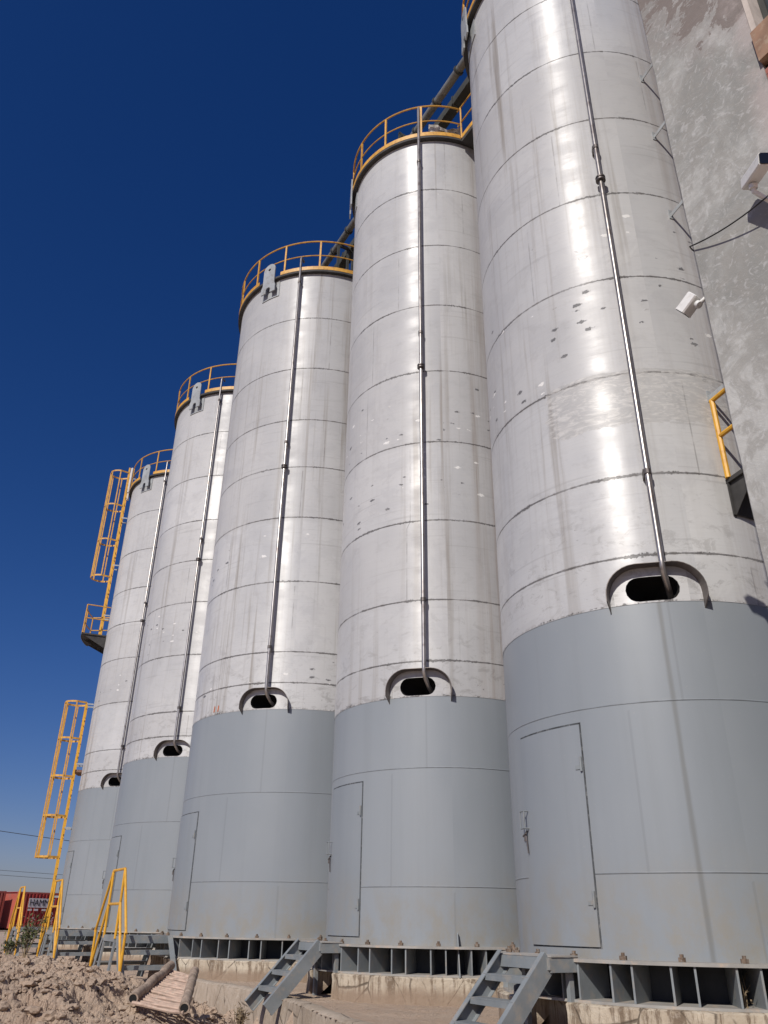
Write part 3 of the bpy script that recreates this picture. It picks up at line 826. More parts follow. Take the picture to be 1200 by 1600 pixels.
landing_stairs(C_[2], SPEC_C, 'grey stair landing with the tallest-looking yellow handrail, beside the middle silo')
landing_stairs(C_[3], SPEC_C, 'grey stair landing with yellow handrail in front of the caged ladder foot')
landing_stairs(C_[4], SPEC_C, 'small-looking stair landing with yellow handrail before the red container')

# ------------------------------------------------------------------ ladders
def caged_ladder(silo, S, th, z0, z1, cz0, cz1, name='caged_ladder', inset=.0, rail_ext=0.0):
    R = S['R']; off = .24; hw = .22
    N_ = cyl(th, 1, 0); T = cyl(th + 90, 1, 0)
    P = lambda n, t, z: N_ * (R + n) + T * t + UP * z
    b = MB()
    for s in (-1, 1): b.obox(P(off - .03, s * hw - .006, z0), N_ * .065, T * .012, UP * (z1 - z0))
    L = b.build(name, M['yellow'], silo)
    b = MB(); z = z0 + .15
    while z < z1 - .05: b.tube([P(off, -hw, z), P(off, hw, z)], .011, 6); z += .30
    b.build('rungs', M['clamp'], L)
    z = z0 + .8
    while z < z1:
        for s in (-1, 1): MB().obox(P(0, s * hw - .004, z), N_ * off, T * .008, UP * .05).build('wall_bracket', M['greylight'], L)
        z += 2.0
    if cz1 > cz0:
        n = max(2, int(round((cz1 - cz0) / 1.35)) + 1); rr = .35
        def hoop(z):
            pts = [P(off, -hw, z)]
            for k in range(11):
                a = math.pi * k / 10; pts.append(P(off + .30 + rr * math.sin(a) * 1.15, -rr * math.cos(a), z))
            pts.append(P(off, hw, z)); return pts
        g = MB()
        for k in range(n): 
            z = cz0 + (cz1 - cz0) * k / (n - 1); pts = hoop(z)
            for a, q in zip(pts, pts[1:]):
                d = (q - a); nn = d.cross(UP).normalized() * .012
                g.obox(a, d, nn, UP * .06)
        for k in (1, 4, 6, 8, 11):
            a = hoop(cz0)[k]; g.obox(a - T * .020 - N_ * .02, T * .040, N_ * .04, UP * (cz1 - cz0 + .045))
        g.build('safety_cage', M['orange'], L)
    return L
caged_ladder(sE, SPEC_C, -74, FLZ + .02, Z(3.68), Z(.93), Z(3.66))
caged_ladder(sE, SPEC_C, -77, Z(5.02), Z(8.95), Z(6.30), Z(8.80))
# rest platform on the farthest silo
def rest_platform(silo, S, t0, t1, zf, depth, mat='yellow', hang=True):
    q = 1.35 if mat == 'yellow' else 1.0
    R = S['R']; ro = R + depth
    d = MB().ring(R + .0, ro, zf - .05, zf, t0, t1, 14).build('rest_platform', M['deck'], silo)
    b = MB()
    for t in (t0 + 1, (t0 + t1) / 2, t1 - 1):
        T = cyl(t + 90, 1, 0) * .012
        b.plate([cyl(t, R, zf - .055), cyl(t, ro - .05, zf - .055), cyl(t, R, zf - .055 - .42)], T)
    b.ring(R + .01, R + .03, zf - .45, zf - .055, t0, t1, 10)
    b.build('support_bracket', M['deck'], d)
    MB().ring(ro - .012, ro + .004, zf + .0, zf + .13, t0, t1, 14).build('toe_board', M[mat], d)
    MB().ring(ro + .006, ro + .012, zf - .07, zf - .002, t0, t1, 14).build('edge_angle', M['greylight'], d)
    g = MB()
    for z in (1.05, .55):
        g.tube([cyl(t0, R + .03, zf + z)] + [cyl(t0 + (t1 - t0) * k / 10, ro - .02, zf + z) for k in range(11)] + [cyl(t1, R + .03, zf + z)], .021 * q, 8)
    for t in (t0, (t0 + t1) / 2, t1): g.tube([cyl(t, ro - .02, zf), cyl(t, ro - .02, zf + 1.05)], .024 * q, 8)
    for t in (t0,): g.tube([cyl(t, R + .05, zf), cyl(t, R + .05, zf + 1.05)], .024 * q, 8)
    g.build('guard_rail', M[mat], d, smooth=True)
    return d
rest_platform(sE, SPEC_C, -93, -66, Z(5.02), .85, 'orange')
rest_platform(sE, SPEC_C, -84, -76, Z(2.38), .30, 'orange', False) if False else None
b = MB().ring(SPEC_C['R'], SPEC_C['R'] + .24, Z(2.40), Z(2.44), -90, -70, 8); b.build('rest_plate', M['rust'], sE)
b = MB().tube([cyl(-70, SPEC_C['R'] + .15, Z(8.3)), cyl(-70, SPEC_C['R'] + .15, Z(8.85)), cyl(-72, SPEC_C['R'] + .15, Z(8.93)), cyl(-75, SPEC_C['R'] + .15, Z(8.93)), cyl(-77, SPEC_C['R'] + .15, Z(8.85)), cyl(-77, SPEC_C['R'] + .15, Z(8.2))], .05, 8)
b.build('gooseneck_vent', M['markwhite'], sE, smooth=True)
# ladder and platform on the nearest silo, mostly behind the cement wall
def silo_a_ladder():
    S = SPEC_A; R = S['R']
    b = MB()
    for th in (19.2, 31): b.obox(cyl(th, R + .36, Z(2.52)), cyl(th + 90, .05, 0), cyl(th, .012, 0), UP * (Z(9.0) - Z(2.52)))
    L = b.build('caged_ladder', M['yellow'], sA)
    r = MB(); z = Z(2.7)
    while z < Z(8.9): r.tube([cyl(19.2, R + .36, z), cyl(31, R + .36, z)], .011, 6); z += .3
    r.build('rungs', M['clamp'], L)
    for zc in (6.44, 5.71, 4.82, 3.13):
        for th in (18.2, 32):
            b = MB(); T = cyl(th + 90, 1, 0); N_ = cyl(th, 1, 0); z = Z(zc)
            b.obox(N_ * (R + .001) - T * .03 + UP * (z - .07), N_ * .010, T * .06, UP * .16)
            b.obox(N_ * (R + .011) - T * .006 + UP * (z - .035), N_ * .36, T * .010, UP * .06)
            b.build('wall_bracket', M['greylight'], L)
silo_a_ladder()
rest_platform(sA, SPEC_A, 17.6, 62, Z(2.50), .50, 'yellow')

# ------------------------------------------------------------------ conveyors and catwalk over the roofs
def hdir(a, b): d = Vector((b[0] - a[0], b[1] - a[1], 0)); return d.normalized()
zc = 16.74 + EYE
def conveyor(p0, p1, w, h, mat, name, label, legs):
    o = empty(name, (p0[0], p0[1], 0)); tag(o, label, 'conveyor')
    P0 = Vector((0, 0, zc)); P1 = Vector((p1[0] - p0[0], p1[1] - p0[1], zc)); d = (P1 - P0); n = Vector((-d.y, d.x, 0)).normalized()
    b = MB(); m = 8
    if name == 'screw_conveyor': b.tube([P0, P1], w / 2, 14)
    else: b.obox(P0 - n * w / 2 - UP * h / 2, d, n * w, UP * h)
    b.build('casing', M[mat], o, smooth=name == 'screw_conveyor')
    k = .04
    while k < 1:
        c = P0 + d * k; b = MB()
        if name == 'screw_conveyor': b.tube([c, c + d.normalized() * .05], w / 2 + .03, 14)
        else: b.obox(c - n * (w / 2 + .02) - UP * (h / 2 + .02), d.normalized() * .05, n * (w + .04), UP * (h + .04))
        k += .085
        b.build('joint_flange', M['convdark'], o)
    for (lx, ly, zl) in legs:
        b = MB(); L = Vector((lx - p0[0], ly - p0[1], zc))
        for e in (-.22, .22): b.obox(L + n * e - n * .03 - UP * (zc - zl), n * .06, d.normalized() * .06, UP * (zc - zl - h * .4))
        b.obox(L - n * .25 - UP * (h * .5 + .08), n * .5, d.normalized() * .06, UP * .08)
        b.build('support_frame', M['convdark'], o)
    return o
A_, B_, Cc = Vector((C_[0][0] * U, C_[0][1] * U)), Vector((C_[1][0] * U, C_[1][1] * U)), Vector((C_[2][0] * U, C_[2][1] * U))
zr = Z(8.466) + .05
conveyor((3.0, 8.45), (-2.05, 17.5), .18, .18, 'conv', 'screw_conveyor', 'tube conveyor running above the silo tops on the camera side', [(.45, 12.75, zr), (2.7, 9.0, zr), (-1.15, 15.9 + .35, Z(8.31))])
conveyor((3.1, 9.1), (-2.2, 18.6), .22, .24, 'convdark', 'drag_conveyor', 'dark box conveyor just behind the tube conveyor over the silo roofs', [(1.0, 12.9, zr), (3.0, 9.4, zr), (-.9, 16.4, Z(8.31))])
def catwalk(a, b_, Ra, Rb, zf, label):
    o = empty('catwalk', (b_.x, b_.y, 0)); tag(o, label, 'catwalk')
    d = Vector((a.x - b_.x, a.y - b_.y, 0)); L = d.length; d.normalize(); n = Vector((-d.y, d.x, 0)); hw = .42
    s0, s1 = Rb + .08, L - Ra - .08
    MB().obox(d * s0 - n * hw + UP * (zf - .10), d * (s1 - s0), n * 2 * hw, UP * .10).build('walkway', M['deck'], o)
    for e in (-hw, hw):
        MB().obox(d * (s0 - .1) + n * e + UP * zf, d * (s1 - s0 + .2), n * .012, UP * .12).build('toe_board', M['orange'], o)
        g = MB()
        for z in (1.01, .51): g.tube([d * (s0 - .12) + n * e + UP * (zf + z), d * (s1 + .12) + n * e + UP * (zf + z)], .02, 6)
        for s in (s0, (s0 + s1) / 2, s1): g.tube([d * s + n * e + UP * zf, d * s + n * e + UP * (zf + 1.01)], .02, 6)
        g.build('guard_rail', M['orange'], o)
catwalk(A_, B_, 1.8, 1.8, zr, 'yellow railed catwalk bridging the two nearest silo tops')
# crumpled sheet lying on silo B roof
rnd = random.Random(5); b = MB(); nx = 12
c = Vector((C_[1][0] * U + .22, C_[1][1] * U - 1.55, zr + .30))
for j in range(nx):
    for i in range(nx):
        x = (i / (nx - 1) - .5) * .75; y = (j / (nx - 1) - .5) * .5
        z = noise.noise(Vector((x * 6, y * 6, 2))) * .22 + rnd.uniform(-.03, .03) + .05
        b.v.append((x, y, z))
for j in range(nx - 1):
    for i in range(nx - 1): b.f.append((j * nx + i, j * nx + i + 1, (j + 1) * nx + i + 1, (j + 1) * nx + i))
o = b.build('plastic_sheet', M['sheet'], None, c); tag(o, 'crumpled pale plastic sheet caught behind the railing of the second silo', 'plastic sheet')

# ------------------------------------------------------------------ building with the cement wall
DC = 6.0; BX, BY = DC * math.sin(R_(27.53)), DC * math.cos(R_(27.53)); BRZ = math.atan2(-.870, .493)
bld = empty('rendered_building', (BX, BY, 0), BRZ); tag(bld, 'rough grey cement-rendered building corner on the right with brick infill and a window', 'building')
HT = 15.0; WX = 1.04
# local x runs along the face (towards the camera's right), local y goes into the building
b = MB(); nz = 110
for k in range(nz + 1):
    z = -.05 + (HT + .05) * k / nz; w = noise.noise(Vector((0, 3, z * 3))) * .007 + noise.noise(Vector((5, 0, z * .7))) * .006
    for (x, y) in ((w + .0, 2.6), (w, .012), (w + .012, 0), (WX, 0), (WX, .30)): b.v.append((x, y, z))
for k in range(nz):
    for q in range(4): b.f.append((k * 5 + q, k * 5 + q + 1, (k + 1) * 5 + q + 1, (k + 1) * 5 + q))
b.f.append(tuple(nz * 5 + q for q in range(5))); b.f.append((4, nz * 5 + 4, nz * 5, 0))
wall = b.build('wall', M['plaster'], bld, fix=True)
x0 = WX; zs_ = EYE + 6.72; zw = EYE + 7.19
MB().obox((x0 + .001, .012, -.05), (2.6, 0, 0), (0, .25, 0), (0, 0, zs_ + .05)).build('brick_wall', M['brick'], bld)
MB().obox((x0 + .003, -.05, zs_ + .07), (2.6, 0, 0), (0, .34, 0), (0, 0, zw - zs_ - .07)).build('lintel_board', M['timber'], bld)
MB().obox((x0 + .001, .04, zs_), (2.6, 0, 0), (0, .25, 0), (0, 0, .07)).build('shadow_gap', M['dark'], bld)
MB().obox((x0 + .0, -.010, zw - .02), (.05, 0, 0), (0, .30, 0), (0, 0, HT - zw)).build('window_reveal', M['reveal'], bld)
win = MB().obox((x0 + .05, .20, zw), (2.5, 0, 0), (0, .02, 0), (0, 0, 3.0)).build('window', M['glass'], bld)
b = MB()
for x in (x0 + .055, x0 + .75, x0 + 1.5): b.obox((x, .17, zw + .002), (.05, 0, 0), (0, .029, 0), (0, 0, 2.99))
b.obox((x0 + .10, .165, zw + 1.0), (2.4, 0, 0), (0, .03, 0), (0, 0, .05)); b.build('window_frame', M['convdark'], win)
MB().obox((x0 + .051, .10, zw + 3.0), (2.55, 0, 0), (0, .25, 0), (0, 0, HT - zw - 3.0)).build('upper_wall', M['brick'], bld)
MB().obox((.03, 2.61, -.05), (3.6, 0, 0), (0, .3, 0), (0, 0, HT - .02)).build('rear_wall', M['plaster'], bld)

# cctv cameras, worked out in the wall's own frame: (along, into, up)
def wl(p): return Vector(p)
def cctv(mount, tip, tail, label, size, droop=.05):
    """mount, tip, tail in wall coordinates"""
    Rm = Matrix.Rotation(BRZ, 3, 'Z'); mw = Rm @ mount + Vector((BX, BY, 0))
    o = empty('security_camera', tuple(mw), BRZ); tag(o, label, 'camera', 'security cameras on the cement wall')
    d = (tip - tail); dn = d.normalized(); r = dn.cross(UP).normalized(); u = r.cross(dn); a = tail - mount
    def sec(p, w, h): return [p + r * x * w + u * z * h for x, z in ((-1, -.8), (-.8, -1), (.8, -1), (1, -.8), (1, .8), (.8, 1), (-.8, 1), (-1, .8))]
    b = MB()
    for f, w in ((0, .86), (.04, 1), (.93, 1), (.94, 1.04), (1.0, 1.04)): b.v += [tuple(p) for p in sec(a + d * f, size * w, size * .92 * w)]
    for k in range(4):
        for q in range(8): b.f.append((k * 8 + q, k * 8 + (q + 1) % 8, k * 8 + 8 + (q + 1) % 8, k * 8 + 8 + q))
    b.f.append(tuple(range(8))); b.f.append(tuple(32 + q for q in range(8)))
    body = b.build('housing', M['white'], o)
    b = MB(); b.v += [tuple(p) for p in sec(a + d * 1.003, size * .93, size * .83)] + [tuple(p) for p in sec(a + d * 1.03, size * .93, size * .83)]
    for q in range(8): b.f.append((q, (q + 1) % 8, 8 + (q + 1) % 8, 8 + q))
    b.f.append(tuple(8 + q for q in range(8))); b.build('lens_window', M['blackglass'], body)
    mid = a + d * .3 - u * size
    b = MB().tube([mid, mid - u * droop, mid * .45 - u * droop, Vector((0, 0, 0))], .02, 10); b.tube([mid - u * .01, mid - u * .045], .034, 12)
    b.build('mount_arm', M['white'], o, smooth=True)
    return o
o = cctv(wl((.87, 0, EYE + 5.24)), wl((.99, -.32, EYE + 5.42)), wl((.70, -.14, EYE + 5.52)), 'white bullet security camera with a dark lens, high on the cement wall face', .056, .07)
MB().tube([(0, 0, 0), (0, -.045, 0)], .085, 18).tube([(0, -.045, 0), (0, -.07, 0)], .06, 18).build('junction_box', M['white'], o, smooth=True)
cctv(wl((-.0, .10, EYE + 5.02)), wl((-.25, .03, EYE + 4.93)), wl((-.10, .05, EYE + 5.03)), 'small pale security camera on the outer corner of the cement wall, facing away', .062, .03)
def sag(a, bb, s, n=16): return [a.lerp(bb, k / n) - UP * (s * 4 * (k / n) * (1 - k / n)) for k in range(n + 1)]
def wall_cable(pts, r, label):
    o = MB().tube(pts, r, 8).build('camera_cable', M['cable'], None, (BX, BY, 0), smooth=True); o.rotation_euler = (0, 0, BRZ)
    tag(o, label, 'cable')
wall_cable([Vector((-.012, .25, EYE + 5.46)), Vector((-.012, .01, EYE + 5.49))] + sag(Vector((-.004, -.03, EYE + 5.50)), Vector((.84, -.13, EYE + 5.27)), .045) + [Vector((.87, -.02, EYE + 5.26))], .0065, 'thin black cable running across the cement wall up to the bullet camera')

# ------------------------------------------------------------------ ground
KP = [(-60, 118), (-4.7, 18.6), (-3.25, 15.6), (-1.85, 13.55), (-1.05, 11.6), (-.38, 9.63), (.55, 7.3), (1.2, 5.9), (3.0, 2.0), (12, -16)]
KP2 = [(-4.3, 17.8), (-3.25, 15.6), (-1.85, 13.5), (-1.05, 11.6), (-.38, 9.63), (.55, 7.3), (1.2, 5.9)]
def kx(y):
    for (xa, ya), (xb, yb) in zip(KP, KP[1:]):
        if yb <= y <= ya: return xb + (xa - xb) * (y - yb) / (ya - yb)
    return KP[0][0] if y > KP[0][1] else KP[-1][0]
def sstep(a, b, x): t = max(0, min(1, (x - a) / (b - a))); return t * t * (3 - 2 * t)
def base_h(x, y):
    right = x > kx(y)
    h = .0 + .03 * noise.noise(Vector((x * .5, y * .5, 0)))
    far = sstep(13, 19, y)
    h = h + (GZ - .05 - h) * far
    if right: h = GZ + .012 * noise.noise(Vector((x * 1.3, y * 1.3, 4)))
    return h
n1, n2 = px(208, 1560, 8.85), px(288, 1575, 8.55)
f1, f2 = px(267, 1509, 10.35), px(304, 1518, 10.05)
def rack_cap(x, y):
    # the heap is trodden down under the rack
    ex = (n2 - n1); ey = (f1 - n1); dx, dy = x - n1.x, y - n1.y
    det = ex.x * ey.y - ex.y * ey.x; u = (dx * ey.y - dy * ey.x) / det; v = (ex.x * dy - ex.y * dx) / det
    m = max(0, -.25 - u, u - 1.25, -.2 - v, v - 1.08)
    z = n1.z + (n2.z - n1.z) * max(-.3, min(1.3, u)) + (f1.z - n1.z) * max(-.3, min(1.2, v)) - .13
    return z + m * .5
def mound_h(x, y):
    """heap of dug earth on the near left"""
    d = math.hypot(x, y); az = math.degrees(math.atan2(x, y))
    ridge = EYE - .40                     # crest height at the left
    fall = sstep(-20, -6.0, az)
    crest = ridge - fall * .78 - sstep(-9.2, -4.5, az) * .75
    prof = sstep(3.6, 9.6, d) * (1 - sstep(11.3, 14.0, d))
    h = crest * prof * (.86 + .14 * sstep(7, 10.5, d)) if crest > 0 else 0
    return min(h, rack_cap(x, y))
def clod(x, y, hh):
    p = Vector((x, y, 0))
    n = .07 * noise.noise(p * 1.1) + .06 * noise.noise(p * 2.7 + Vector((7, 1, 0)))
    w = p + Vector((noise.noise(p * 2.6), noise.noise(p * 2.6 + Vector((5, 5, 0))), 0)) * .16
    for s, a, q in ((2.6, .030, .2), (6.5, .026, .4), (14, .022, .55), (29, .014, .75)):
        dd, pp = noise.voronoi(w * s + Vector((s, 0, 0)), distance_metric='DISTANCE', exponent=2.5)
        k = abs(noise.cell(pp[0] * 13.7))
        if k > 1 - q: n += a * math.sqrt(max(0, 1 - (dd[0] * 1.45) ** 2)) * (.4 + .6 * k)
        w = w + Vector((noise.noise(p * s * 1.7), noise.noise(p * s * 1.7 + Vector((3, 9, 0))), 0)) * (.25 / s)
    n += .030 * noise.fractal(p * 7, 1, 2, 6)
    return (n - .05) * hh
xs = [-400, -250, -150, -100, -70, -50, -38, -30, -24, -20, -17, -15, -13, -11.5, -10] + [-9 + .5 * i for i in range(40)] + [11, 13, 16, 20, 28, 40, 60, 100, 200, 400]
ys = [-60, -30, -15, -8, -5, -3] + [-2 + .5 * i for i in range(52)] + [24.5, 26, 28, 31, 35, 40, 48, 60, 80, 110, 160, 260, 450, 800]
b = MB(); nx = len(xs)
for y in ys:
    for x in xs: b.v.append((x, y, base_h(x, y) - (.25 if (-9 < x < 0 and 4 < y < 14 and x < kx(y) - .3) else 0)))
for j in range(len(ys) - 1):
    for i in range(nx - 1): b.f.append((j * nx + i, j * nx + i + 1, (j + 1) * nx + i + 1, (j + 1) * nx + i))
o = b.build('ground', M['dirt'], None, smooth=True); tag(o, 'bare brown earth yard around the silos', 'ground', kind='structure')
# fine sheet of the yard beside the plinths
b = MB(); st = .06; X0, X1, Y0, Y1 = -3.8, 4.2, 5.2, 15.8; nx = int((X1 - X0) / st); ny = int((Y1 - Y0) / st)
idx = {}
for j in range(ny + 1):
    for i in range(nx + 1):
        x, y = X0 + i * st, Y0 + j * st
        if x > kx(y) - .04:
            p = Vector((x, y, 0)); idx[i, j] = len(b.v)
            near = 0
            b.v.append((x, y, GZ + .022 + .02 * noise.noise(p * 2) + .012 * noise.fractal(p * 9, 1, 2, 4) + .035 * max(0, noise.noise(p * 5.5) - .35)))
for (i, j), k in list(idx.items()):
    q = [idx.get(t) for t in ((i, j), (i + 1, j), (i + 1, j + 1), (i, j + 1))]
    if None not in q: b.f.append(tuple(q))
o = b.build('yard', M['dirt'], None, smooth=True); tag(o, 'dusty strip of yard between the low kerb and the plinths', 'ground', kind='structure')
# the earth heap, fan shaped grid seen from the camera side, fine near the crest
b = MB(); na, nd = 620, 420; az0, az1 = -33, -2.5; d0, d1 = 4.6, 14.0
for j in range(nd + 1):
    f = j / nd; d = d0 + (d1 - d0) * (f ** 1.1)
    for i in range(na + 1):
        a = R_(az0 + (az1 - az0) * i / na); x, y = d * math.sin(a), d * math.cos(a)
        lim = kx(y) - .12
        h = mound_h(x, y); edge = sstep(0, .22, lim - x)
        z = h + clod(x, y, .55 + .75 * sstep(.15, .6, h)) * edge
        if x > lim: z = min(z, .05) - (x - lim) * .8 - .3
        b.v.append((x, y, z))
for j in range(nd):
    for i in range(na): b.f.append((j * (na + 1) + i, j * (na + 1) + i + 1, (j + 1) * (na + 1) + i + 1, (j + 1) * (na + 1) + i))
o = b.build('earth_mound', M['dirt'], None, fix=False); tag(o, 'heap of loose pinkish brown dug earth in the left foreground', 'earth mound', kind='structure')
# loose clods
def lump(rnd, r):
    bm = bmesh.new(); bmesh.ops.create_icosphere(bm, subdivisions=2, radius=r)
    s = Vector((rnd.uniform(.7, 1.3), rnd.uniform(.7, 1.3), rnd.uniform(.45, .85))); o_ = Vector((rnd.random() * 50, 0, 0))
    for v in bm.verts:
        n = v.co.normalized(); k = 1 + .45 * noise.noise(n * 1.6 + o_) + .22 * noise.noise(n * 4 + o_) + .1 * noise.noise(n * 9 + o_)
        v.co = Vector((n.x * s.x, n.y * s.y, n.z * s.z)) * r * k
    me = bpy.data.meshes.new('clod'); bm.to_mesh(me); bm.free(); me.materials.append(M['dirt']); return me
rnd = random.Random(77)
protos = [lump(rnd, 1.0) for _ in range(9)]
V, FC = [], []
for k in range(7500):
    az_ = R_(rnd.uniform(-29, -5)); d = rnd.uniform(5.2, 12.2); x, y = d * math.sin(az_), d * math.cos(az_)
    if x > kx(y) - .15: continue
    h = mound_h(x, y)
    if h < .02: continue
    r = .007 + .060 * (rnd.random() ** 6)
    z = h + clod(x, y, .55 + .75 * sstep(.15, .6, h))
    me = protos[k % 9]; a = rnd.uniform(0, 6.28); ca, sa = math.cos(a), math.sin(a); n0 = len(V)
    for v in me.vertices: V.append((x + (v.co.x * ca - v.co.y * sa) * r, y + (v.co.x * sa + v.co.y * ca) * r, z + v.co.z * r + r * .15))
    for p in me.polygons: FC.append(tuple(n0 + q for q in p.vertices))
b = MB(); b.v = V; b.f = FC
o = b.build('earth_clods', M['dirt'], None, fix=False); tag(o, 'loose clods and crumbs of earth strewn over the heap', 'earth clods', kind='stuff')
for me in protos: bpy.data.meshes.remove(me)

# low kerb wall between the yard and the heap
b = MB(); pts = []
for (xa, ya), (xb, yb) in zip(KP2, KP2[1:]):
    n = max(2, int(math.hypot(xb - xa, yb - ya) / .08))
    pts += [(xa + (xb - xa) * k / n, ya + (yb - ya) * k / n) for k in range(n)]
pts.append(KP2[-1]); L = len(pts)
for i, (x, y) in enumerate(pts):
    a = Vector(pts[max(0, i - 3)]); c = Vector(pts[min(L - 1, i + 3)]); t = (c - a).normalized(); n = Vector((-t.y, t.x))
    if n.x < 0: n = -n          # towards the silos
    p = Vector((x, y, 0)); e = .02 * noise.fractal(p * 3, 1, 2, 4); hz_ = GZ + .045 + .02 * noise.fractal(p * 2 + Vector((9, 0, 0)), 1, 2, 4)
    for (o_, z) in ((.20, GZ - .1), (.20, hz_ - .01), (.17, hz_), (.02 + e, hz_ + .002), (-.01 + e, hz_ - .02), (-.03 + e, hz_ - .25), (-.035 + e * .5, hz_ - .5), (-.04, -.3)):
        b.v.append((x + n.x * o_, y + n.y * o_, z))
for i in range(L - 1):
    for q in range(7): b.f.append((i * 8 + q, i * 8 + 8 + q, i * 8 + 9 + q, i * 8 + q + 1))
b.f.append(tuple(range(8))); b.f.append(tuple((L - 1) * 8 + q for q in range(8)))
o = b.build('kerb_wall', M['kerb'], None, smooth=True); tag(o, 'low rough concrete kerb wall running along the foot of the silo yard', 'kerb wall')

# ------------------------------------------------------------------ muddy rack of two pipes on the heap
n1, n2 = px(208, 1560, 8.85), px(288, 1575, 8.55)
f1, f2 = px(267, 1509, 10.35), px(304, 1518, 10.05)
o = empty('muddy_pipe_rack', tuple(n1)); tag(o, 'muddy rack of slats between two rusted pipes lying on the earth heap', 'pipe rack')
for a, c in ((n1, f1), (n2, f2)):
    d = c - a; pts = [a - n1 + d * k / 12 + Vector((0, 0, .012 * math.sin(k * 1.3))) for k in range(13)]
    rr = [.046 + .004 * math.sin(k * 2.7) for k in range(13)]
    b = MB().tube(pts, rr, 16, cap=False); t = MB()
    pp = b.build('side_pipe', M['rackpipe'], o, smooth=True)
    dn = d.normalized(); q = MB().tube([a - n1 - dn * .004, a - n1 + dn * .02], .038, 14); q.build('pipe_bore', M['dark'], pp)
    n = len(t.v)
    # annular lip at the open end
    x_ = dn.cross(UP).normalized(); y_ = dn.cross(x_)
    for k in range(16):
        an = 2 * math.pi * k / 16; e = x_ * math.cos(an) + y_ * math.sin(an)
        for r_, s_ in ((.037, -.008), (.050, -.008), (.050, .03), (.037, .03)): t.v.append(tuple(a - n1 + e * r_ + dn * s_))
    for k in range(16):
        k2 = (k + 1) % 16
        for e in range(4): e2 = (e + 1) % 4; t.f.append((4 * k + e, 4 * k2 + e, 4 * k2 + e2, 4 * k + e2))
    t.build('pipe_lip', M['rackpipe'], pp)
rnd = random.Random(9)
for k in range(19):
    f = .0 + k / 19.0
    a = n1.lerp(f1, f + rnd.uniform(-.006, .006)) - n1; c = n2.lerp(f2, f + rnd.uniform(-.006, .006)) - n1; m = a.lerp(c, .5) + Vector((0, 0, rnd.uniform(-.012, .006)))
    dz = Vector((0, 0, -.035))
    MB().tube([a + dz, a.lerp(m, .5) + dz + Vector((0, 0, rnd.uniform(-.006, .006))), m + dz, m.lerp(c, .5) + dz + Vector((0, 0, rnd.uniform(-.006, .006))), c + dz], [rnd.uniform(.013, .020) for _ in range(5)], 7).build('slat', M['rackrod'], o, smooth=True)

# ------------------------------------------------------------------ far containers
def container(cx, cy, rz, L, mat, side, label, text=True, w=2.44, h=2.59):
    o = empty('shipping_container', (cx, cy, GZ), rz); tag(o, label, 'container')
    b = MB()    # corrugated long side facing -Y local, x from 0 to L
    def corr(o0, dx, nrm, Lx):
        n = int(Lx / .28); P = []
        for k in range(n):
            x = .08 + (Lx - .16) * k / n; s = (Lx - .16) / n
            P += [(x, 0), (x + s * .35, 0), (x + s * .5, -.09), (x + s * .85, -.09)]
        P.append((Lx - .08, 0))
        m0 = len(b.v)
        for (x, d) in P:
            q = o0 + dx * x + nrm * d; b.v.append((q.x, q.y, .18)); b.v.append((q.x, q.y, h - .12))
        for k in range(len(P) - 1): b.f.append((m0 + 2 * k, m0 + 2 * k + 2, m0 + 2 * k + 3, m0 + 2 * k + 1))
    corr(Vector((0, 0, 0)), Vector((1, 0, 0)), Vector((0, -1, 0)), L)
    corr(Vector((L, w, 0)), Vector((-1, 0, 0)), Vector((0, 1, 0)), L)
    b.build('corrugated_side', M[mat], o)
    for x in (.02, L - .06): MB().obox((x, .1, .17), (.04, 0, 0), (0, w - .2, 0), (0, 0, h - .3)).build('end_panel', M[side], o)
    b = MB()
    for x in (0, L - .14):
        for y in (0, w - .14): b.obox((x, y, 0), (.14, 0, 0), (0, .14, 0), (0, 0, h))
    for y in (.01, w - .13):
        b.obox((.14, y, .02), (L - .28, 0, 0), (0, .12, 0), (0, 0, .16)); b.obox((.14, y, h - .12), (L - .28, 0, 0), (0, .12, 0), (0, 0, .11))
    b.build('corner_frame', M[side], o)
    MB().obox((.05, .05, h - .06), (L - .1, 0, 0), (0, w - .1, 0), (0, 0, .04)).build('roof', M[mat], o)
    return o
P0 = px(17, 1455, 65.0); P1 = px(100, 1455, 68.5)
d = Vector((P1.x - P0.x, P1.y - P0.y)); rz = math.atan2(d.y, d.x)
co = container(P0.x, P0.y, rz, 6.06, 'box_red', 'box_side', 'red corrugated shipping container with a white lettered panel beyond the stairs')
# white lettered panel
pn = MB().box((1.95, -.105, 1.86), (2.1, .012, .62)).build('lettered_panel', M['markwhite'], co)
cu = bpy.data.curves.new('panel_text', 'FONT'); cu.body = 'HAMMT'; cu.size = .62; cu.extrude = .006; cu.align_x = 'CENTER'; cu.align_y = 'CENTER'; cu.space_character = .95; cu.materials.append(M['markblack'])
tmp = bpy.data.objects.new('tmp', cu); to = bpy.data.objects.new('panel_lettering', bpy.data.meshes.new_from_object(tmp)); bpy.data.objects.remove(tmp); COL.objects.link(to); to.parent = pn; to.location = (1.95, -.125, 1.86); to.rotation_euler = (R_(90), 0, 0); to.scale = (.92, 1, 1)
b = MB()
for x in (1.1, 1.6, 2.25, 2.7): b.box((x, -.10, 1.40), (.34, .012, .13))
rnd = random.Random(3)
for k in range(16): b.box((3.0 + rnd.uniform(-.12, .16), -.10, 1.25 - k * .065), (rnd.uniform(.06, .22), .012, .03))
for k in range(7): b.box((1.5 + rnd.uniform(-.12, .16), -.10, .9 - k * .07), (rnd.uniform(.06, .2), .012, .03))
b.build('small_lettering', M['markwhite'], co)
Pg = px(-22, 1452, 78.0)
container(Pg.x, Pg.y, rz, 6.06, 'box_green', 'box_green', 'green shipping container at the far left edge of the yard')
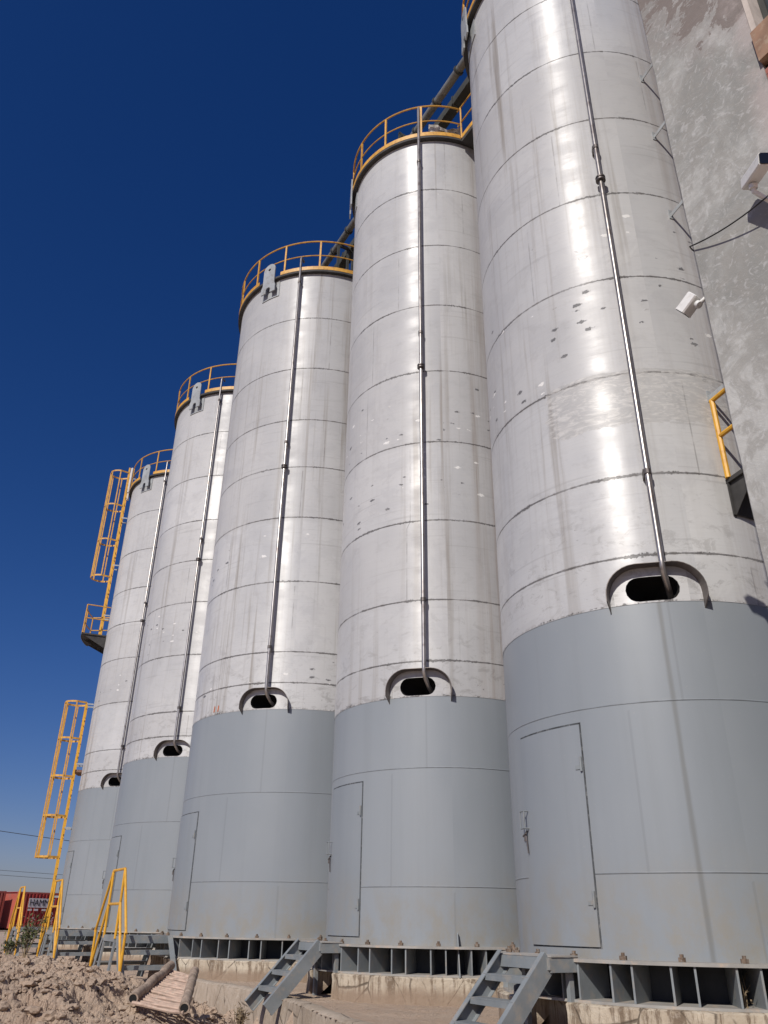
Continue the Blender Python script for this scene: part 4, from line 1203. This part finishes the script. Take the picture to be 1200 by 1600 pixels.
Pg = px(68, 1452, 82.0)
container(Pg.x, Pg.y, rz, 6.06, 'box_green', 'box_green', 'green shipping container glimpsed behind the yellow rails and the red container')
Pg = px(-30, 1455, 62.0)
container(Pg.x - 1.6, Pg.y + .3, rz + R_(4), 3.0, 'box_side', 'box_side', 'faded red container end at the left edge, beside the lettered one')

# overhead wires far behind, strung between two poles out of frame
def wire(pts, r, label):
    a, c = pts; o = MB().tube(sag(a, c, .35, 24), r, 5).build('overhead_wire', M['cable'], None); tag(o, label, 'wire', 'overhead wires in the distance')
wire((px(-420, 1228, 58), px(420, 1352, 66)), .022, 'highest single overhead wire crossing behind the caged ladder')
wire((px(-420, 1322, 90), px(420, 1386, 99)), .020, 'upper of the faint distant wires above the container')
wire((px(-420, 1330, 90), px(420, 1393, 99)), .020, 'lower of the faint distant wires above the container')
for (x, Y, hgt, lab) in ((-420, 58, 12.5, 'utility pole holding the wires left of the view'), (-425, 92, 10.5, 'farther utility pole left of the view')):
    pass

# ------------------------------------------------------------------ weeds on the heap
def weed(p, h, n, seed, label, leafy=True):
    rnd = random.Random(seed); o = empty('weed_plant', tuple(p)); tag(o, label, 'plant')
    s = MB(); l = MB()
    for k in range(n):
        a = rnd.uniform(0, 6.28); sp = rnd.uniform(.05, .42) * h; top = Vector((math.cos(a) * sp, math.sin(a) * sp, h * rnd.uniform(.5, 1)))
        m = top * .5 + Vector((rnd.uniform(-.03, .03), rnd.uniform(-.03, .03), .04))
        s.tube([(0, 0, -.05), m, top], [.006, .004, .002], 5)
        for q in range(26 if leafy else 5):
            f = rnd.uniform(.25, 1); c = (m * (2 * f) if f < .5 else m.lerp(top, 2 * f - 1))
            c = c + Vector((rnd.uniform(-.05, .05), rnd.uniform(-.05, .05), rnd.uniform(-.04, .04))); w = rnd.uniform(.012, .03)
            ax = Vector((rnd.uniform(-1, 1), rnd.uniform(-1, 1), rnd.uniform(-.6, .8))).normalized(); bx_ = ax.cross(Vector((rnd.uniform(-1, 1), rnd.uniform(-1, 1), 1))).normalized()
            l.quad([c, c + ax * w + bx_ * w * .4, c + ax * w * 2.1, c + ax * w - bx_ * w * .4])
    s.build('stems', M['stem'], o); l.build('leaves', M['leaf' if leafy else 'stem'], o, fix=False)
def on_heap(x, y, Y):
    p = px(x, y, Y); return Vector((p.x, p.y, mound_h(p.x, p.y) + .02))
weed(on_heap(38, 1495, 10.6), .42, 16, 1, 'dusty green weed on the heap crest in front of the far stairs')
weed(on_heap(12, 1495, 10.8), .22, 9, 4, 'smaller dusty weed left of the taller one on the heap crest')
weed(px(375, 1592, 9.3) - UP * .1, .22, 26, 2, 'dry brown tuft of stems where the heap meets the kerb', False)
weed(px(1165, 1578, 7.75) - UP * .05, .30, 7, 3, 'few bare dry stalks at the foot of the nearest silo', False)

# ------------------------------------------------------------------ light, sky, camera
SAZ, SEL = 27.5, 37.0           # sun behind the camera, to its left
sd = Vector((-math.sin(R_(SAZ)) * math.cos(R_(SEL)), -math.cos(R_(SAZ)) * math.cos(R_(SEL)), math.sin(R_(SEL))))
su = bpy.data.lights.new('sun', 'SUN'); su.energy = 4.0; su.angle = R_(.53); su.color = (1, .945, .87)
so = bpy.data.objects.new('sun', su); COL.objects.link(so); so.rotation_euler = sd.to_track_quat('Z', 'Y').to_euler()
W = bpy.data.worlds.new('World'); SC.world = W; W.use_nodes = True
nt = W.node_tree; nt.nodes.clear(); N = NT(nt)
sky = N.n('ShaderNodeTexSky', sky_type='NISHITA'); sky.sun_disc = False
sky.sun_elevation = R_(SEL); sky.sun_rotation = R_(180 + SAZ); sky.altitude = 200; sky.air_density = 1.0; sky.dust_density = .6; sky.ozone_density = 3.0
hs = N.n('ShaderNodeHueSaturation'); hs.inputs['Saturation'].default_value = 1.3; hs.inputs['Value'].default_value = 1.0
N.l(sky.outputs[0], hs.inputs['Color'])
bg = N.n('ShaderNodeBackground'); bg.inputs['Strength'].default_value = .06
tc = N.n('ShaderNodeTexCoord').outputs['Generated']; sp = N.n('ShaderNodeSeparateXYZ'); N.l(tc, sp.inputs[0])
grade = N.mix(N.ramp(sp.outputs[2], 0.0, .75, smooth=False), (.80, .74, 1.04), (.62, .69, 1.08))
N.l(N.mix(1.0, hs.outputs[0], grade, 'MULTIPLY'), bg.inputs['Color'])
wo = N.n('ShaderNodeOutputWorld'); N.l(bg.outputs[0], wo.inputs[0])

cam = bpy.data.cameras.new('camera'); cam.sensor_fit = 'VERTICAL'; cam.sensor_height = 36; cam.lens = 36 * F / 1600; cam.clip_start = .05; cam.clip_end = 3000
co_ = bpy.data.objects.new('camera', cam); COL.objects.link(co_); co_.location = (0, 0, EYE)
fw = Vector((0, math.cos(PITCH), math.sin(PITCH))); up0 = Vector((0, -math.sin(PITCH), math.cos(PITCH))); r0 = Vector((1, 0, 0))
c, s = math.cos(ROLL), math.sin(ROLL); ri = r0 * c - up0 * s; up = r0 * s + up0 * c
m3 = Matrix((ri, up, -fw)).transposed(); co_.rotation_euler = m3.to_euler()
SC.camera = co_
SC.render.engine = 'CYCLES'
SC.view_settings.view_transform = 'Standard'; SC.view_settings.look = 'None'; SC.view_settings.exposure = 0; SC.view_settings.gamma = 1
SC.render.resolution_x = 768; SC.render.resolution_y = 1024
